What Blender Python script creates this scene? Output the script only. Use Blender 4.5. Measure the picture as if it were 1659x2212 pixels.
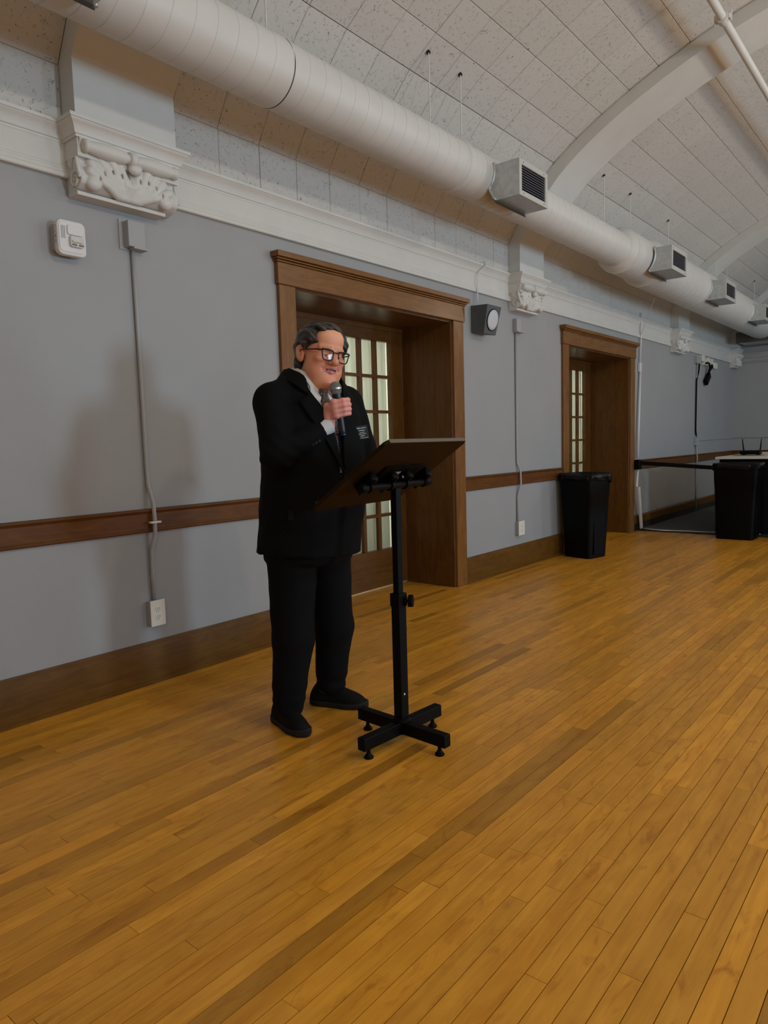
import bpy, math, random
import numpy as np
from mathutils import Vector, Matrix
random.seed(7); rng = np.random.default_rng(7)
S = bpy.context.scene
COL = S.collection
for o in list(bpy.data.objects): bpy.data.objects.remove(o, do_unlink=True)

# ------------------------------------------------------------------ camera
W, H, FPX = 1659.0, 2212.0, 1528.74
YAW, PIT, ROL, CH = 0.68502, -0.096174, -0.02809, 1.27
F = Vector((math.cos(YAW)*math.cos(PIT), math.sin(YAW)*math.cos(PIT), math.sin(PIT)))
Rt = Vector((math.sin(YAW), -math.cos(YAW), 0)); Up = Rt.cross(F)
cr = Rt*math.cos(ROL)+Up*math.sin(ROL); cu = -Rt*math.sin(ROL)+Up*math.cos(ROL)
cam = bpy.data.cameras.new('camera'); camo = bpy.data.objects.new('camera', cam); COL.objects.link(camo)
camo.matrix_world = Matrix(((cr.x, cu.x, -F.x, 0), (cr.y, cu.y, -F.y, 0), (cr.z, cu.z, -F.z, CH), (0, 0, 0, 1)))
cam.sensor_fit = 'HORIZONTAL'; cam.sensor_width = 36; cam.lens = 36*FPX/W; cam.clip_start = 0.05
S.camera = camo
# ------------------------------------------------------------------ light
wd = bpy.data.worlds.new('world'); S.world = wd; wd.use_nodes = True
wd.node_tree.nodes['Background'].inputs[0].default_value = (0.62, 0.78, 1.0, 1)
wd.node_tree.nodes['Background'].inputs[1].default_value = 1.0
S.view_settings.view_transform = 'Standard'; S.view_settings.look = 'None'
S.view_settings.exposure = -0.06; S.view_settings.gamma = 1.0; S.view_settings.use_curve_mapping = False
YW = -5.0                                   # wall with the windows, behind the photographer
WIN_X = (-0.8, 3.4, 7.6, 11.8)              # one window in each bay
def area(name, loc, rot, sx, sy, e, c):
    l = bpy.data.lights.new(name, 'AREA'); l.shape = 'RECTANGLE'; l.size = sx; l.size_y = sy; l.energy = e; l.color = c
    o = bpy.data.objects.new(name, l); o.location = loc; o.rotation_euler = rot; COL.objects.link(o); return o
for i, x in enumerate(WIN_X):
    area('window_daylight', (x, YW+0.03, 1.75), (math.radians(90), 0, 0), (1.25, .60, 1.25, 1.25)[i], (1.9, .95, 1.9, 1.9)[i], (40, 142, 92, 62)[i], (0.56, 0.79, 1.0))
def bulb(name, loc, r, e, c):
    l = bpy.data.lights.new(name, 'POINT'); l.energy = e; l.color = c; l.shadow_soft_size = r
    o = bpy.data.objects.new(name, l); o.location = loc; COL.objects.link(o)
for x in (-2.2, 2.1, 6.4, 11.2):
    bulb('pendant_light', (x, -0.9, 3.61), 0.09, 66, (1.0, 0.84, 0.67))
for x in (4.2, 8.35):
    area('hall_light', (x, 5.0, 2.55), (0, 0, 0), 1.2, 0.5, 54, (1.0, 0.98, 0.92))

# ------------------------------------------------------------------ mesh helpers
class MB:
    def __init__(s): s.v = []; s.f = []
    def add(s, v, f):
        n = len(s.v); s.v += [tuple(map(float, p)) for p in v]; s.f += [tuple(i+n for i in q) for q in f]; return s
    def box(s, x0, x1, y0, y1, z0, z1):
        return s.add([(x0,y0,z0),(x1,y0,z0),(x1,y1,z0),(x0,y1,z0),(x0,y0,z1),(x1,y0,z1),(x1,y1,z1),(x0,y1,z1)],
                     [(0,3,2,1),(4,5,6,7),(0,1,5,4),(1,2,6,5),(2,3,7,6),(3,0,4,7)])
    def obox(s, c, ax, ay, az, hx, hy, hz):
        c, ax, ay, az = map(np.array, (c, ax, ay, az)); V = []
        for k in (-1, 1):
            for a, b in ((-1,-1),(1,-1),(1,1),(-1,1)): V.append(c+ax*a*hx+ay*b*hy+az*k*hz)
        return s.add(V, [(0,3,2,1),(4,5,6,7),(0,1,5,4),(1,2,6,5),(2,3,7,6),(3,0,4,7)])
    def tube(s, pts, r, n=8, cap=True, closed=False):
        P = [np.array(p, float) for p in pts]; rr = r if isinstance(r, (list, tuple)) else [r]*len(P); V = []; Fc = []
        up = np.array((0.13, 0.27, 0.95)); m = len(P); pa = None
        for i, p in enumerate(P):
            d = (P[(i+1) % m]-P[i-1]) if closed else (P[min(i+1, m-1)]-P[max(i-1, 0)])
            d = d/(np.linalg.norm(d)+1e-9)
            a = (np.cross(d, up) if abs(d@up) < .95 else np.cross(d, (1, 0, 0))) if pa is None else pa-d*(pa@d)
            a /= np.linalg.norm(a); pa = a; b = np.cross(d, a)
            for k in range(n):
                t = 2*math.pi*k/n; V.append(p+(a*math.cos(t)+b*math.sin(t))*rr[i])
        for i in range(m if closed else m-1):
            j = (i+1) % m
            for k in range(n):
                k2 = (k+1) % n; Fc.append((i*n+k, i*n+k2, j*n+k2, j*n+k))
        if cap and not closed: Fc += [tuple(range(n-1, -1, -1)), tuple(range((m-1)*n, m*n))]
        return s.add(V, Fc)
    def prism(s, poly, c, ax, ay, az, h):
        """polygon (u,v) in ax,ay extruded along az by -h..h"""
        c, ax, ay, az = map(np.array, (c, ax, ay, az)); n = len(poly)
        V = [c+ax*u+ay*v-az*h for u, v in poly]+[c+ax*u+ay*v+az*h for u, v in poly]
        return s.add(V, [tuple(range(n-1, -1, -1)), tuple(range(n, 2*n))]+[(i, (i+1) % n, (i+1) % n+n, i+n) for i in range(n)])
    def lathe(s, prof, c, az, n=24):
        """profile (r,h) about axis az at c"""
        c = np.array(c, float); az = np.array(az, float); az /= np.linalg.norm(az)
        a = np.cross(az, (0.2, 0.9, 0.1) if abs(az[1]) < .9 else (1, 0, 0)); a /= np.linalg.norm(a); b = np.cross(az, a)
        V = []; m = len(prof)
        for r, h in prof:
            for k in range(n):
                t = 2*math.pi*k/n; V.append(c+az*h+(a*math.cos(t)+b*math.sin(t))*r)
        Fc = [(i*n+k, i*n+(k+1) % n, (i+1)*n+(k+1) % n, (i+1)*n+k) for i in range(m-1) for k in range(n)]
        Fc += [tuple(range(n-1, -1, -1)), tuple(range((m-1)*n, m*n))]
        return s.add(V, Fc)
WL = {}
def mk(name, mb, mat, parent=None, smooth=False, bevel=0.0, col=None):
    me = bpy.data.meshes.new(name)
    v, f = (mb.v, mb.f) if isinstance(mb, MB) else mb
    off = WL[parent.name] if parent else Vector((0, 0, 0))
    v = np.array(v, float)-np.array(off)
    me.from_pydata(v.tolist(), [], [tuple(int(i) for i in q) for q in f]); me.update()
    if mat: me.materials.append(mat)
    if smooth: me.polygons.foreach_set('use_smooth', [True]*len(me.polygons))
    if col is not None:
        at = me.color_attributes.new('tone', 'FLOAT_COLOR', 'POINT')
        c = np.ones((len(v), 4), np.float32); c[:, :3] = col; at.data.foreach_set('color', c.ravel())
    o = bpy.data.objects.new(name, me); COL.objects.link(o)
    if parent: o.parent = parent
    WL[o.name] = Vector(off)
    if bevel:
        m = o.modifiers.new('bevel', 'BEVEL'); m.width = bevel; m.segments = 2; m.limit_method = 'ANGLE'
    if smooth == 'auto':
        me.set_sharp_from_angle(angle=math.radians(35))
    return o
def tag(o, label=None, cat=None, group=None, kind=None):
    for k, v in (('label', label), ('category', cat), ('group', group), ('kind', kind)):
        if v: o[k] = v
    return o
def thing(name, loc, label=None, cat=None, group=None, kind=None):
    o = bpy.data.objects.new(name, None); o.location = loc; COL.objects.link(o); o.empty_display_size = .1
    WL[o.name] = Vector(loc); return tag(o, label, cat, group, kind)
def copy_tree(o, loc, parent=None, scale=None, **kw):
    c = o.copy(); COL.objects.link(c); c.parent = parent
    if parent is None:
        c.location = loc
        if scale: c.scale = scale
        WL[c.name] = Vector(loc)
    for ch in [x for x in bpy.data.objects if x.parent == o]: copy_tree(ch, None, c)
    tag(c, **kw); return c
def text_mesh(txt, size):
    cu_ = bpy.data.curves.new('lettering', 'FONT'); cu_.body = txt; cu_.size = size; cu_.align_x = 'CENTER'; cu_.align_y = 'CENTER'; cu_.resolution_u = 2
    t = bpy.data.objects.new('lettering_source', cu_); COL.objects.link(t)
    me = bpy.data.meshes.new_from_object(t.evaluated_get(bpy.context.evaluated_depsgraph_get()))
    v = [tuple(p.co) for p in me.vertices]; f = [tuple(p.vertices) for p in me.polygons]
    bpy.data.objects.remove(t); bpy.data.curves.remove(cu_); bpy.data.meshes.remove(me)
    return v, f
def place_text(mb, txt, size, c, ax, ay, az, lift=0.0006, sx=1.0):
    v, f = text_mesh(txt, size); c, ax, ay, az = map(np.array, (c, ax, ay, az))
    mb.add([c+ax*p[0]*sx+ay*p[1]+az*lift for p in v], f)

# ------------------------------------------------------------------ materials
def nt(name):
    m = bpy.data.materials.new(name); m.use_nodes = True; n = m.node_tree; b = n.nodes['Principled BSDF']; return m, n, b
def N(t, kind, **kw):
    n = t.nodes.new(kind)
    for k, v in kw.items():
        if k.startswith('i_'): n.inputs[k[2:].replace('_', ' ')].default_value = v
        else: setattr(n, k, v)
    return n
def mat(name, c, rough=.5, metal=0, spec=.5, var=0, vs=6.0, bump=0, bs=80.0, coat=0, sheen=0):
    m, t, b = nt(name); b.inputs['Base Color'].default_value = (*c, 1); b.inputs['Roughness'].default_value = rough
    b.inputs['Metallic'].default_value = metal; b.inputs['Specular IOR Level'].default_value = spec
    if coat: b.inputs['Coat Weight'].default_value = coat; b.inputs['Coat Roughness'].default_value = .15
    if sheen: b.inputs['Sheen Weight'].default_value = sheen
    g = N(t, 'ShaderNodeNewGeometry')
    if var:
        no = N(t, 'ShaderNodeTexNoise', i_Scale=vs, i_Detail=4.0); t.links.new(g.outputs['Position'], no.inputs['Vector'])
        r = N(t, 'ShaderNodeMapRange', i_From_Min=.3, i_From_Max=.7, i_To_Min=1-var, i_To_Max=1+var); t.links.new(no.outputs['Fac'], r.inputs['Value'])
        mx = N(t, 'ShaderNodeVectorMath', operation='SCALE'); mx.inputs[0].default_value = c; t.links.new(r.outputs[0], mx.inputs['Scale'])
        t.links.new(mx.outputs[0], b.inputs['Base Color'])
    if bump:
        n2 = N(t, 'ShaderNodeTexNoise', i_Scale=bs, i_Detail=3.0); t.links.new(g.outputs['Position'], n2.inputs['Vector'])
        bp = N(t, 'ShaderNodeBump', i_Strength=bump, i_Distance=.01); t.links.new(n2.outputs['Fac'], bp.inputs['Height']); t.links.new(bp.outputs[0], b.inputs['Normal'])
    return m
def wood(name, c1, c2, axis='X', rough=.35, coat=.3, tone=False, scale=1.0, bump=.06, spec=.25):
    """grain stretched along an axis; tone: multiplied by the piece's own colour attribute"""
    m, t, b = nt(name); g = N(t, 'ShaderNodeNewGeometry'); mp = N(t, 'ShaderNodeMapping')
    sc = [55*scale]*3; sc['XYZ'.index(axis)] = 2.6*scale; mp.inputs['Scale'].default_value = sc
    src = g.outputs['Position']
    if tone:
        at = N(t, 'ShaderNodeAttribute', attribute_name='tone'); sh = N(t, 'ShaderNodeVectorMath', operation='SCALE'); sh.inputs['Scale'].default_value = 37.0
        t.links.new(at.outputs['Color'], sh.inputs[0]); ad = N(t, 'ShaderNodeVectorMath', operation='ADD')
        t.links.new(src, ad.inputs[0]); t.links.new(sh.outputs[0], ad.inputs[1]); src = ad.outputs[0]
    t.links.new(src, mp.inputs['Vector'])
    n1 = N(t, 'ShaderNodeTexNoise', i_Scale=1.0, i_Detail=5.0, i_Roughness=.6, i_Distortion=.6); t.links.new(mp.outputs[0], n1.inputs['Vector'])
    mp2 = N(t, 'ShaderNodeMapping'); s2 = [14*scale]*3; s2['XYZ'.index(axis)] = 4.5*scale; mp2.inputs['Scale'].default_value = s2; t.links.new(src, mp2.inputs['Vector'])
    n2 = N(t, 'ShaderNodeTexNoise', i_Scale=1.0, i_Detail=3.0, i_Distortion=1.5); t.links.new(mp2.outputs[0], n2.inputs['Vector'])
    ad2 = N(t, 'ShaderNodeMath', operation='ADD'); t.links.new(n1.outputs['Fac'], ad2.inputs[0]); t.links.new(n2.outputs['Fac'], ad2.inputs[1])
    r = N(t, 'ShaderNodeMapRange', i_From_Min=.72, i_From_Max=1.28); t.links.new(ad2.outputs[0], r.inputs['Value'])
    mx = N(t, 'ShaderNodeMix', data_type='RGBA'); mx.inputs['A'].default_value = (*c1, 1); mx.inputs['B'].default_value = (*c2, 1); t.links.new(r.outputs[0], mx.inputs['Factor'])
    out = mx.outputs['Result']
    if tone:
        mp3 = N(t, 'ShaderNodeMapping'); mp3.inputs['Scale'].default_value = (5.5, 19, 19); t.links.new(src, mp3.inputs['Vector'])
        n3 = N(t, 'ShaderNodeTexNoise', i_Scale=1.0, i_Detail=4.0, i_Roughness=.6, i_Distortion=1.0); t.links.new(mp3.outputs[0], n3.inputs['Vector'])
        r3 = N(t, 'ShaderNodeMapRange', i_From_Min=.56, i_From_Max=.78, i_To_Max=.85); t.links.new(n3.outputs['Fac'], r3.inputs['Value'])
        m3 = N(t, 'ShaderNodeMix', data_type='RGBA', blend_type='MULTIPLY'); m3.inputs['B'].default_value = (.56, .42, .32, 1); t.links.new(r3.outputs[0], m3.inputs['Factor']); t.links.new(out, m3.inputs['A']); out = m3.outputs['Result']
        ml = N(t, 'ShaderNodeMix', data_type='RGBA', blend_type='MULTIPLY'); ml.inputs['Factor'].default_value = 1
        t.links.new(out, ml.inputs['A']); t.links.new(at.outputs['Color'], ml.inputs['B']); out = ml.outputs['Result']
    t.links.new(out, b.inputs['Base Color']); b.inputs['Roughness'].default_value = rough
    b.inputs['Coat Weight'].default_value = coat; b.inputs['Coat Roughness'].default_value = .2; b.inputs['Specular IOR Level'].default_value = spec
    bp = N(t, 'ShaderNodeBump', i_Strength=bump, i_Distance=.004); t.links.new(ad2.outputs[0], bp.inputs['Height']); t.links.new(bp.outputs[0], b.inputs['Normal'])
    return m
def tonemat(name, rough=.6, bump=0, bs=200., sss=0, base=(1, 1, 1), spec=.4):
    m, t, b = nt(name); at = N(t, 'ShaderNodeAttribute', attribute_name='tone'); t.links.new(at.outputs['Color'], b.inputs['Base Color']); b.inputs['Roughness'].default_value = rough
    b.inputs['Specular IOR Level'].default_value = spec
    if sss: b.inputs['Subsurface Weight'].default_value = sss; b.inputs['Subsurface Radius'].default_value = (.012, .004, .002); b.inputs['Subsurface Scale'].default_value = .6
    if bump:
        g = N(t, 'ShaderNodeNewGeometry'); n2 = N(t, 'ShaderNodeTexNoise', i_Scale=bs, i_Detail=3.0); t.links.new(g.outputs['Position'], n2.inputs['Vector'])
        bp = N(t, 'ShaderNodeBump', i_Strength=bump, i_Distance=.003); t.links.new(n2.outputs['Fac'], bp.inputs['Height']); t.links.new(bp.outputs[0], b.inputs['Normal'])
    return m
def tile_mat():
    m, t, b = nt('fissured_tile'); g = N(t, 'ShaderNodeNewGeometry'); at = N(t, 'ShaderNodeAttribute', attribute_name='tone')
    sh = N(t, 'ShaderNodeVectorMath', operation='MULTIPLY_ADD'); sh.inputs[1].default_value = (31, 17, 23)
    t.links.new(at.outputs['Color'], sh.inputs[0]); t.links.new(g.outputs['Position'], sh.inputs[2])
    n1 = N(t, 'ShaderNodeTexNoise', i_Scale=36.0, i_Detail=2.0, i_Roughness=.55, i_Distortion=1.2); t.links.new(sh.outputs[0], n1.inputs['Vector'])
    a = N(t, 'ShaderNodeMath', operation='SUBTRACT'); a.inputs[1].default_value = .5; t.links.new(n1.outputs['Fac'], a.inputs[0])
    ab = N(t, 'ShaderNodeMath', operation='ABSOLUTE'); t.links.new(a.outputs[0], ab.inputs[0])
    rid = N(t, 'ShaderNodeMapRange', i_From_Min=.005, i_From_Max=.014, i_To_Min=1., i_To_Max=0.); t.links.new(ab.outputs[0], rid.inputs['Value'])
    n2 = N(t, 'ShaderNodeTexNoise', i_Scale=44.0, i_Detail=1.0); t.links.new(sh.outputs[0], n2.inputs['Vector'])
    mk_ = N(t, 'ShaderNodeMapRange', i_From_Min=.555, i_From_Max=.60); t.links.new(n2.outputs['Fac'], mk_.inputs['Value'])
    fi = N(t, 'ShaderNodeMath', operation='MULTIPLY'); t.links.new(rid.outputs[0], fi.inputs[0]); t.links.new(mk_.outputs[0], fi.inputs[1])
    mx = N(t, 'ShaderNodeMix', data_type='RGBA'); mx.inputs['A'].default_value = (.575, .545, .50, 1); mx.inputs['B'].default_value = (.10, .085, .07, 1); t.links.new(fi.outputs[0], mx.inputs['Factor'])
    ml = N(t, 'ShaderNodeMix', data_type='RGBA', blend_type='MULTIPLY'); ml.inputs['Factor'].default_value = 1
    sp = N(t, 'ShaderNodeSeparateColor'); t.links.new(at.outputs['Color'], sp.inputs[0]); cb = N(t, 'ShaderNodeMapRange', i_From_Max=1., i_To_Min=.975, i_To_Max=1.02); t.links.new(sp.outputs[0], cb.inputs['Value'])
    sc = N(t, 'ShaderNodeVectorMath', operation='SCALE'); t.links.new(mx.outputs['Result'], sc.inputs[0]); t.links.new(cb.outputs[0], sc.inputs['Scale'])
    t.links.new(sc.outputs[0], b.inputs['Base Color']); b.inputs['Roughness'].default_value = .85
    bp = N(t, 'ShaderNodeBump', i_Strength=.5, i_Distance=.004); bp.invert = True; t.links.new(fi.outputs[0], bp.inputs['Height']); t.links.new(bp.outputs[0], b.inputs['Normal'])
    return m
def glass(name, tint=(.95, .97, .96), gl=.09):
    m = bpy.data.materials.new(name); m.use_nodes = True; t = m.node_tree; t.nodes.clear()
    o = N(t, 'ShaderNodeOutputMaterial'); mx = N(t, 'ShaderNodeMixShader'); mx.inputs[0].default_value = gl
    tr = N(t, 'ShaderNodeBsdfTransparent'); tr.inputs[0].default_value = (*tint, 1); gs = N(t, 'ShaderNodeBsdfGlossy'); gs.inputs['Roughness'].default_value = .03
    t.links.new(tr.outputs[0], mx.inputs[1]); t.links.new(gs.outputs[0], mx.inputs[2]); t.links.new(mx.outputs[0], o.inputs[0]); return m
def curtain_mat():
    m = bpy.data.materials.new('curtain_cloth'); m.use_nodes = True; t = m.node_tree; t.nodes.clear()
    o = N(t, 'ShaderNodeOutputMaterial'); mx = N(t, 'ShaderNodeMixShader'); mx.inputs[0].default_value = .5
    d = N(t, 'ShaderNodeBsdfDiffuse'); d.inputs[0].default_value = (.82, .82, .74, 1); tl = N(t, 'ShaderNodeBsdfTranslucent'); tl.inputs[0].default_value = (.84, .85, .77, 1)
    t.links.new(d.outputs[0], mx.inputs[1]); t.links.new(tl.outputs[0], mx.inputs[2]); t.links.new(mx.outputs[0], o.inputs[0]); return m

WALLM = mat('grey_wall_paint', (.335, .332, .328), .55, var=.03, vs=2.0, bump=.05, bs=120)
WHITEM = mat('white_plaster_paint', (.63, .615, .575), .5, var=.03, vs=5, bump=.04, bs=60)
DUCTM = mat('painted_duct', (.61, .595, .56), .45, var=.03, vs=4)
GALV = mat('galvanised_steel', (.50, .53, .53), .38, metal=.55, var=.12, vs=25)
GALVD = mat('dark_flange_steel', (.10, .09, .075), .5, metal=.5)
GRILL = mat('grille_slat_steel', (.22, .22, .25), .4, metal=.4)
BLACKV = mat('grille_void', (.012, .012, .014), .9)
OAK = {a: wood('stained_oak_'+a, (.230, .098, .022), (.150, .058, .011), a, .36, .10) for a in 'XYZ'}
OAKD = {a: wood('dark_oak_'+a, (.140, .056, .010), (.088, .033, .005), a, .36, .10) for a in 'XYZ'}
BASEW = wood('baseboard_oak', (.150, .066, .0085), (.10, .040, .0045), 'X', .45, .02, spec=.15)
RAILW = {a: wood('rail_oak_'+a, (.150, .056, .012), (.098, .034, .007), a, .42, .03, spec=.18) for a in 'XY'}
FLOORM = wood('maple_floor', (.69, .318, .032), (.53, .222, .019), 'X', .36, .12, tone=True, scale=.8, bump=.03)
JOINT = mat('dark_floor_joint', (.035, .017, .007), .8)
TILEM = tile_mat()
TJOINT = mat('tile_joint', (.14, .115, .09), .9)
PANE = glass('window_pane_glass'); LENS = glass('spectacle_lens', (.97, .98, .97), .010)
CURT = curtain_mat()
BLK = mat('black_powder_coat', (.0025, .0024, .0024), .5, spec=.10)
BLKPL = mat('black_plastic', (.0025, .0025, .0026), .5, spec=.10)
BAGM = mat('black_bin_liner', (.004, .004, .0045), .28, spec=.3, bump=.4, bs=30)
CONDM = mat('grey_painted_conduit', (.36, .36, .36), .45)
IVORY = mat('ivory_plastic', (.74, .70, .60), .4)
WPLAST = mat('white_plastic', (.72, .70, .68), .35)
CARPET = mat('grey_carpet', (.085, .085, .08), .95, var=.1, vs=60, bump=.3, bs=400)
RUBBER = mat('black_rubber_base', (.016, .015, .014), .6)
FARM = mat('far_wall_paint', (.36, .355, .35), .6, var=.03, vs=2)

# ------------------------------------------------------------------ room shell
Y0 = 3.4; XE = 14.72; XB = -3.0
D1 = (3.29, 5.126); D2 = (7.405, 9.28); DH = 2.29; YL = 3.92
prof_pts = np.array([(3.4, 3.10), (3.2, 3.42), (2.99, 3.68), (2.72, 3.87), (2.5, 4.0), (2.26, 4.12), (2.03, 4.225), (1.79, 4.32), (1.59, 4.39), (1.35, 4.455), (1.0, 4.54), (.5, 4.63), (-.1, 4.70), (-.8, 4.72)])
# smooth the profile, mirror it over the room's axis
def chain(pts, n=400):
    d = np.r_[0, np.cumsum(np.hypot(*np.diff(pts, axis=0).T))]; t = np.linspace(0, d[-1], n)
    q = np.c_[np.interp(t, d, pts[:, 0]), np.interp(t, d, pts[:, 1])]
    for _ in range(60): q[1:-1] = .25*q[:-2]+.5*q[1:-1]+.25*q[2:]
    return q
half = chain(prof_pts); full = np.r_[half, np.c_[-1.6-half[::-1, 0], half[::-1, 1]][1:]]
wallup = np.array([(3.4, 2.60), (3.4, 2.84)])
arcd = np.r_[0, np.cumsum(np.hypot(*np.diff(full, axis=0).T))]
def at_arc(s): return np.array((np.interp(s, arcd, full[:, 0]), np.interp(s, arcd, full[:, 1])))
def nrm(s):
    d = at_arc(min(s+.01, arcd[-1]))-at_arc(max(s-.01, 0)); d /= np.linalg.norm(d); return np.array((-d[1], d[0]))*-1   # towards the wall or sky
def inward(s): 
    n = nrm(s); c = np.array((-.8, 2.0))-at_arc(s)
    return n if n@c > 0 else -n
# ceiling backing (dark joints show it)
ss = np.linspace(0, arcd[-1], 90); V = []; Fc = []
for i, s in enumerate(ss):
    p = at_arc(s)-inward(s)*.012
    V += [(XB, p[0], p[1]), (XE+.1, p[0], p[1])]
    if i: Fc.append((2*i-2, 2*i-1, 2*i+1, 2*i))
ceil = mk('ceiling', (V, Fc), TJOINT); tag(ceil, kind='structure')
# walls
w = MB()
for a, b in ((XB, D1[0]), (D1[1], D2[0]), (D2[1], XE)): w.box(a, b, Y0, YL+.06, 0, 3.12)
for a, b in (D1, D2): w.box(a, b, Y0, YL+.06, DH, 3.12)
tag(mk('wall_left', w, WALLM), kind='structure')
w = MB().box(XE, XE+.15, YW-.1, 4.0, 0, 4.8); tag(mk('wall_far', w, FARM), kind='structure')
w = MB().box(XB-.15, XB, YW-.1, 4.0, 0, 4.8); tag(mk('wall_back', w, WALLM), kind='structure')
w = MB(); xs = [XB]+[v for x in WIN_X for v in (x-.65, x+.65)]+[XE]
for i in range(0, len(xs), 2): w.box(xs[i], xs[i+1], YW-.2, YW, 0, 3.12)
for x in WIN_X: w.box(x-.65, x+.65, YW-.2, YW, 0, .78).box(x-.65, x+.65, YW-.2, YW, 2.72, 3.12)
tag(mk('wall_right', w, WALLM), kind='structure')
for i, x in enumerate(WIN_X):
    t = thing('window_%d' % (i+1), (x, YW-.1, .78), kind='structure')
    f = MB().box(x-.65, x-.59, YW-.15, YW-.05, .78, 2.72).box(x+.59, x+.65, YW-.15, YW-.05, .78, 2.72).box(x-.59, x+.59, YW-.15, YW-.05, .78, .84).box(x-.59, x+.59, YW-.15, YW-.05, 2.66, 2.72).box(x-.59, x+.59, YW-.13, YW-.07, 1.72, 1.77)
    mk('window_frame', f, OAK['Z'], t)
    mk('pane', MB().box(x-.59, x+.59, YW-.105, YW-.095, .84, 1.72), PANE, t); mk('pane', MB().box(x-.59, x+.59, YW-.105, YW-.095, 1.77, 2.66), PANE, t)
# hall behind the doors
hl = MB()
for a, b in ((3.0, 5.45), (7.1, 9.6)):
    hl.box(a, b, 5.6, 5.7, 0, 2.8).box(a-.1, a, YL+.06, 5.7, 0, 2.8).box(b, b+.1, YL+.06, 5.7, 0, 2.8).box(a, b, YL+.06, 5.7, 2.75, 2.85).box(a, b, YL+.06, 5.7, -.05, -.002)
tag(mk('wall_hall', hl, mat('hall_paint', (.7, .7, .62), .6)), kind='structure')

# ------------------------------------------------------------------ floor boards
XF = 9.56
fl = mk('floor', MB().box(XB, XE, YW, YL+.06, -.12, -.006), JOINT); tag(fl, kind='structure')
PW = .0582; G = .0011; boards = []
y = YW
while y < YL:
    x = XB-random.uniform(0, 1.2)
    while x < XF:
        L = random.choice((.35, .5, .7, .9, 1.1, 1.3, 1.6))*random.uniform(.85, 1.15); boards.append([x, min(x+L, XF), y, y+PW]); x += L
    y += PW
def plank(x0, x1, y0, y1, dz):
    x0 += G*.6; x1 -= G*.6; y0 += G; y1 -= G; z = dz
    v = [(x0, y0, -.008), (x1, y0, -.008), (x1, y1, -.008), (x0, y1, -.008), (x0, y0, z), (x1, y0, z), (x1, y1, z), (x0, y1, z)]
    return v, [(4, 5, 6, 7)]+[(i, (i+1) % 4, (i+1) % 4+4, i+4) for i in range(4)]
def tone_of():
    k = random.gauss(1.0, .085); r = random.random()
    if r < .05: k *= .68
    elif r < .13: k *= .86
    elif r > .93: k *= 1.12
    k = max(.5, min(1.13, k)); h = random.gauss(0, .05)
    return (k*(1+h*.3), k*(1-abs(h)*.2), k*(1-h))
C0 = Vector((0, 0, CH))
def pxarea(b):
    x0, x1, y0, y1 = b; cx, cy = (x0+x1)/2, (y0+y1)/2; d = Vector((cx, cy, 0))-C0; dep = d.dot(F)
    if dep < .5 or y1 < .1: return 0
    vis = 0
    for t in (0, .25, .5, .75, 1):
        q = Vector((x0+(x1-x0)*t, cy, 0))-C0; zz = q.dot(F)
        if zz > .3 and abs(q.dot(cr)/zz*FPX) < W/2 and abs(q.dot(cu)/zz*FPX) < H/2: vis += .2
    return vis*(x1-x0)*CH/dep**3
nb_ = []
for b in boards:
    if b[3] <= Y0+.03: nb_.append(b); continue
    for a, c in (D1, D2):
        if b[1] > a and b[0] < c: nb_.append([max(b[0], a), min(b[1], c), b[2], b[3]])
boards = nb_
order = sorted(boards, key=pxarea, reverse=True); rest = MB(); rc = []
for i, b in enumerate(order):
    if b[1]-b[0] < .02: continue
    tn = tone_of(); v, f = plank(*b, random.uniform(-.0006, 0))
    if i < 300: mk('floor_board', (v, f), FLOORM, fl, col=np.tile(tn, (8, 1)))
    else: rest.add(v, f); rc += [tn]*8
tag(mk('floor_boards', rest, FLOORM, fl, col=np.array(rc)), kind='stuff')
# bar area: carpet behind a black edging strip
tag(mk('trim_1', MB().box(XF, XF+.14, -.6, Y0-.002, 0, .014), RUBBER, bevel=.004), kind='structure')
tag(tag(mk('carpet', MB().box(XF+.14, XE, YW, Y0-.002, -.005, .010), CARPET), 'flat grey carpet covering the floor of the bar area', 'carpet'), kind='stuff')

# ------------------------------------------------------------------ ribs, tiles
RIBS = [(1.81, 2.36), (6.12, 6.61), (10.93, 11.46), (14.42, XE), (-2.6, -2.05)]
RD = .126
for i, (a, b) in enumerate(RIBS):
    V = []; Fc = []; outer = [np.array((3.4, 2.66))]+[at_arc(s) for s in np.linspace(0, arcd[-1], 70)]+[np.array((-5.0, 2.7))]
    ins = [np.array((3.4-RD, 2.66))]
    for s in np.linspace(0, arcd[-1], 70):
        e = min(s, arcd[-1]-s); wv = min(1, max(0, (e-.15)/1.2)); n = inward(s)*wv+np.array((-1. if s < 2 else 1., 0))*(1-wv); n /= np.linalg.norm(n)
        ins.append(at_arc(s)+n*(RD-.02*wv)/max(.5, n@inward(s)) if e > .05 else at_arc(s)+n*RD)
    ins.append(np.array((-5.0+RD, 2.7)))
    ins = np.array(ins)
    for _ in range(2): ins[2:-2] = .25*ins[1:-3]+.5*ins[2:-2]+.25*ins[3:-1]
    for o_, n_ in zip(outer, ins): V += [(a, o_[0], o_[1]), (a, n_[0], n_[1]), (b, n_[0], n_[1]), (b, o_[0], o_[1])]
    m = len(outer)
    for k in range(m-1):
        for e in range(3): Fc.append((4*k+e, 4*k+4+e, 4*k+5+e, 4*k+1+e))
    Fc.append((0, 1, 2, 3))
    tag(mk('trim_%d' % (i+2), (V, Fc), WHITEM, smooth='auto'), kind='structure')
ROW = .262; rows = [('w', None)]+[('v', k) for k in range(int(arcd[-1]/ROW))]
TP = .31; tiles = []
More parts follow.
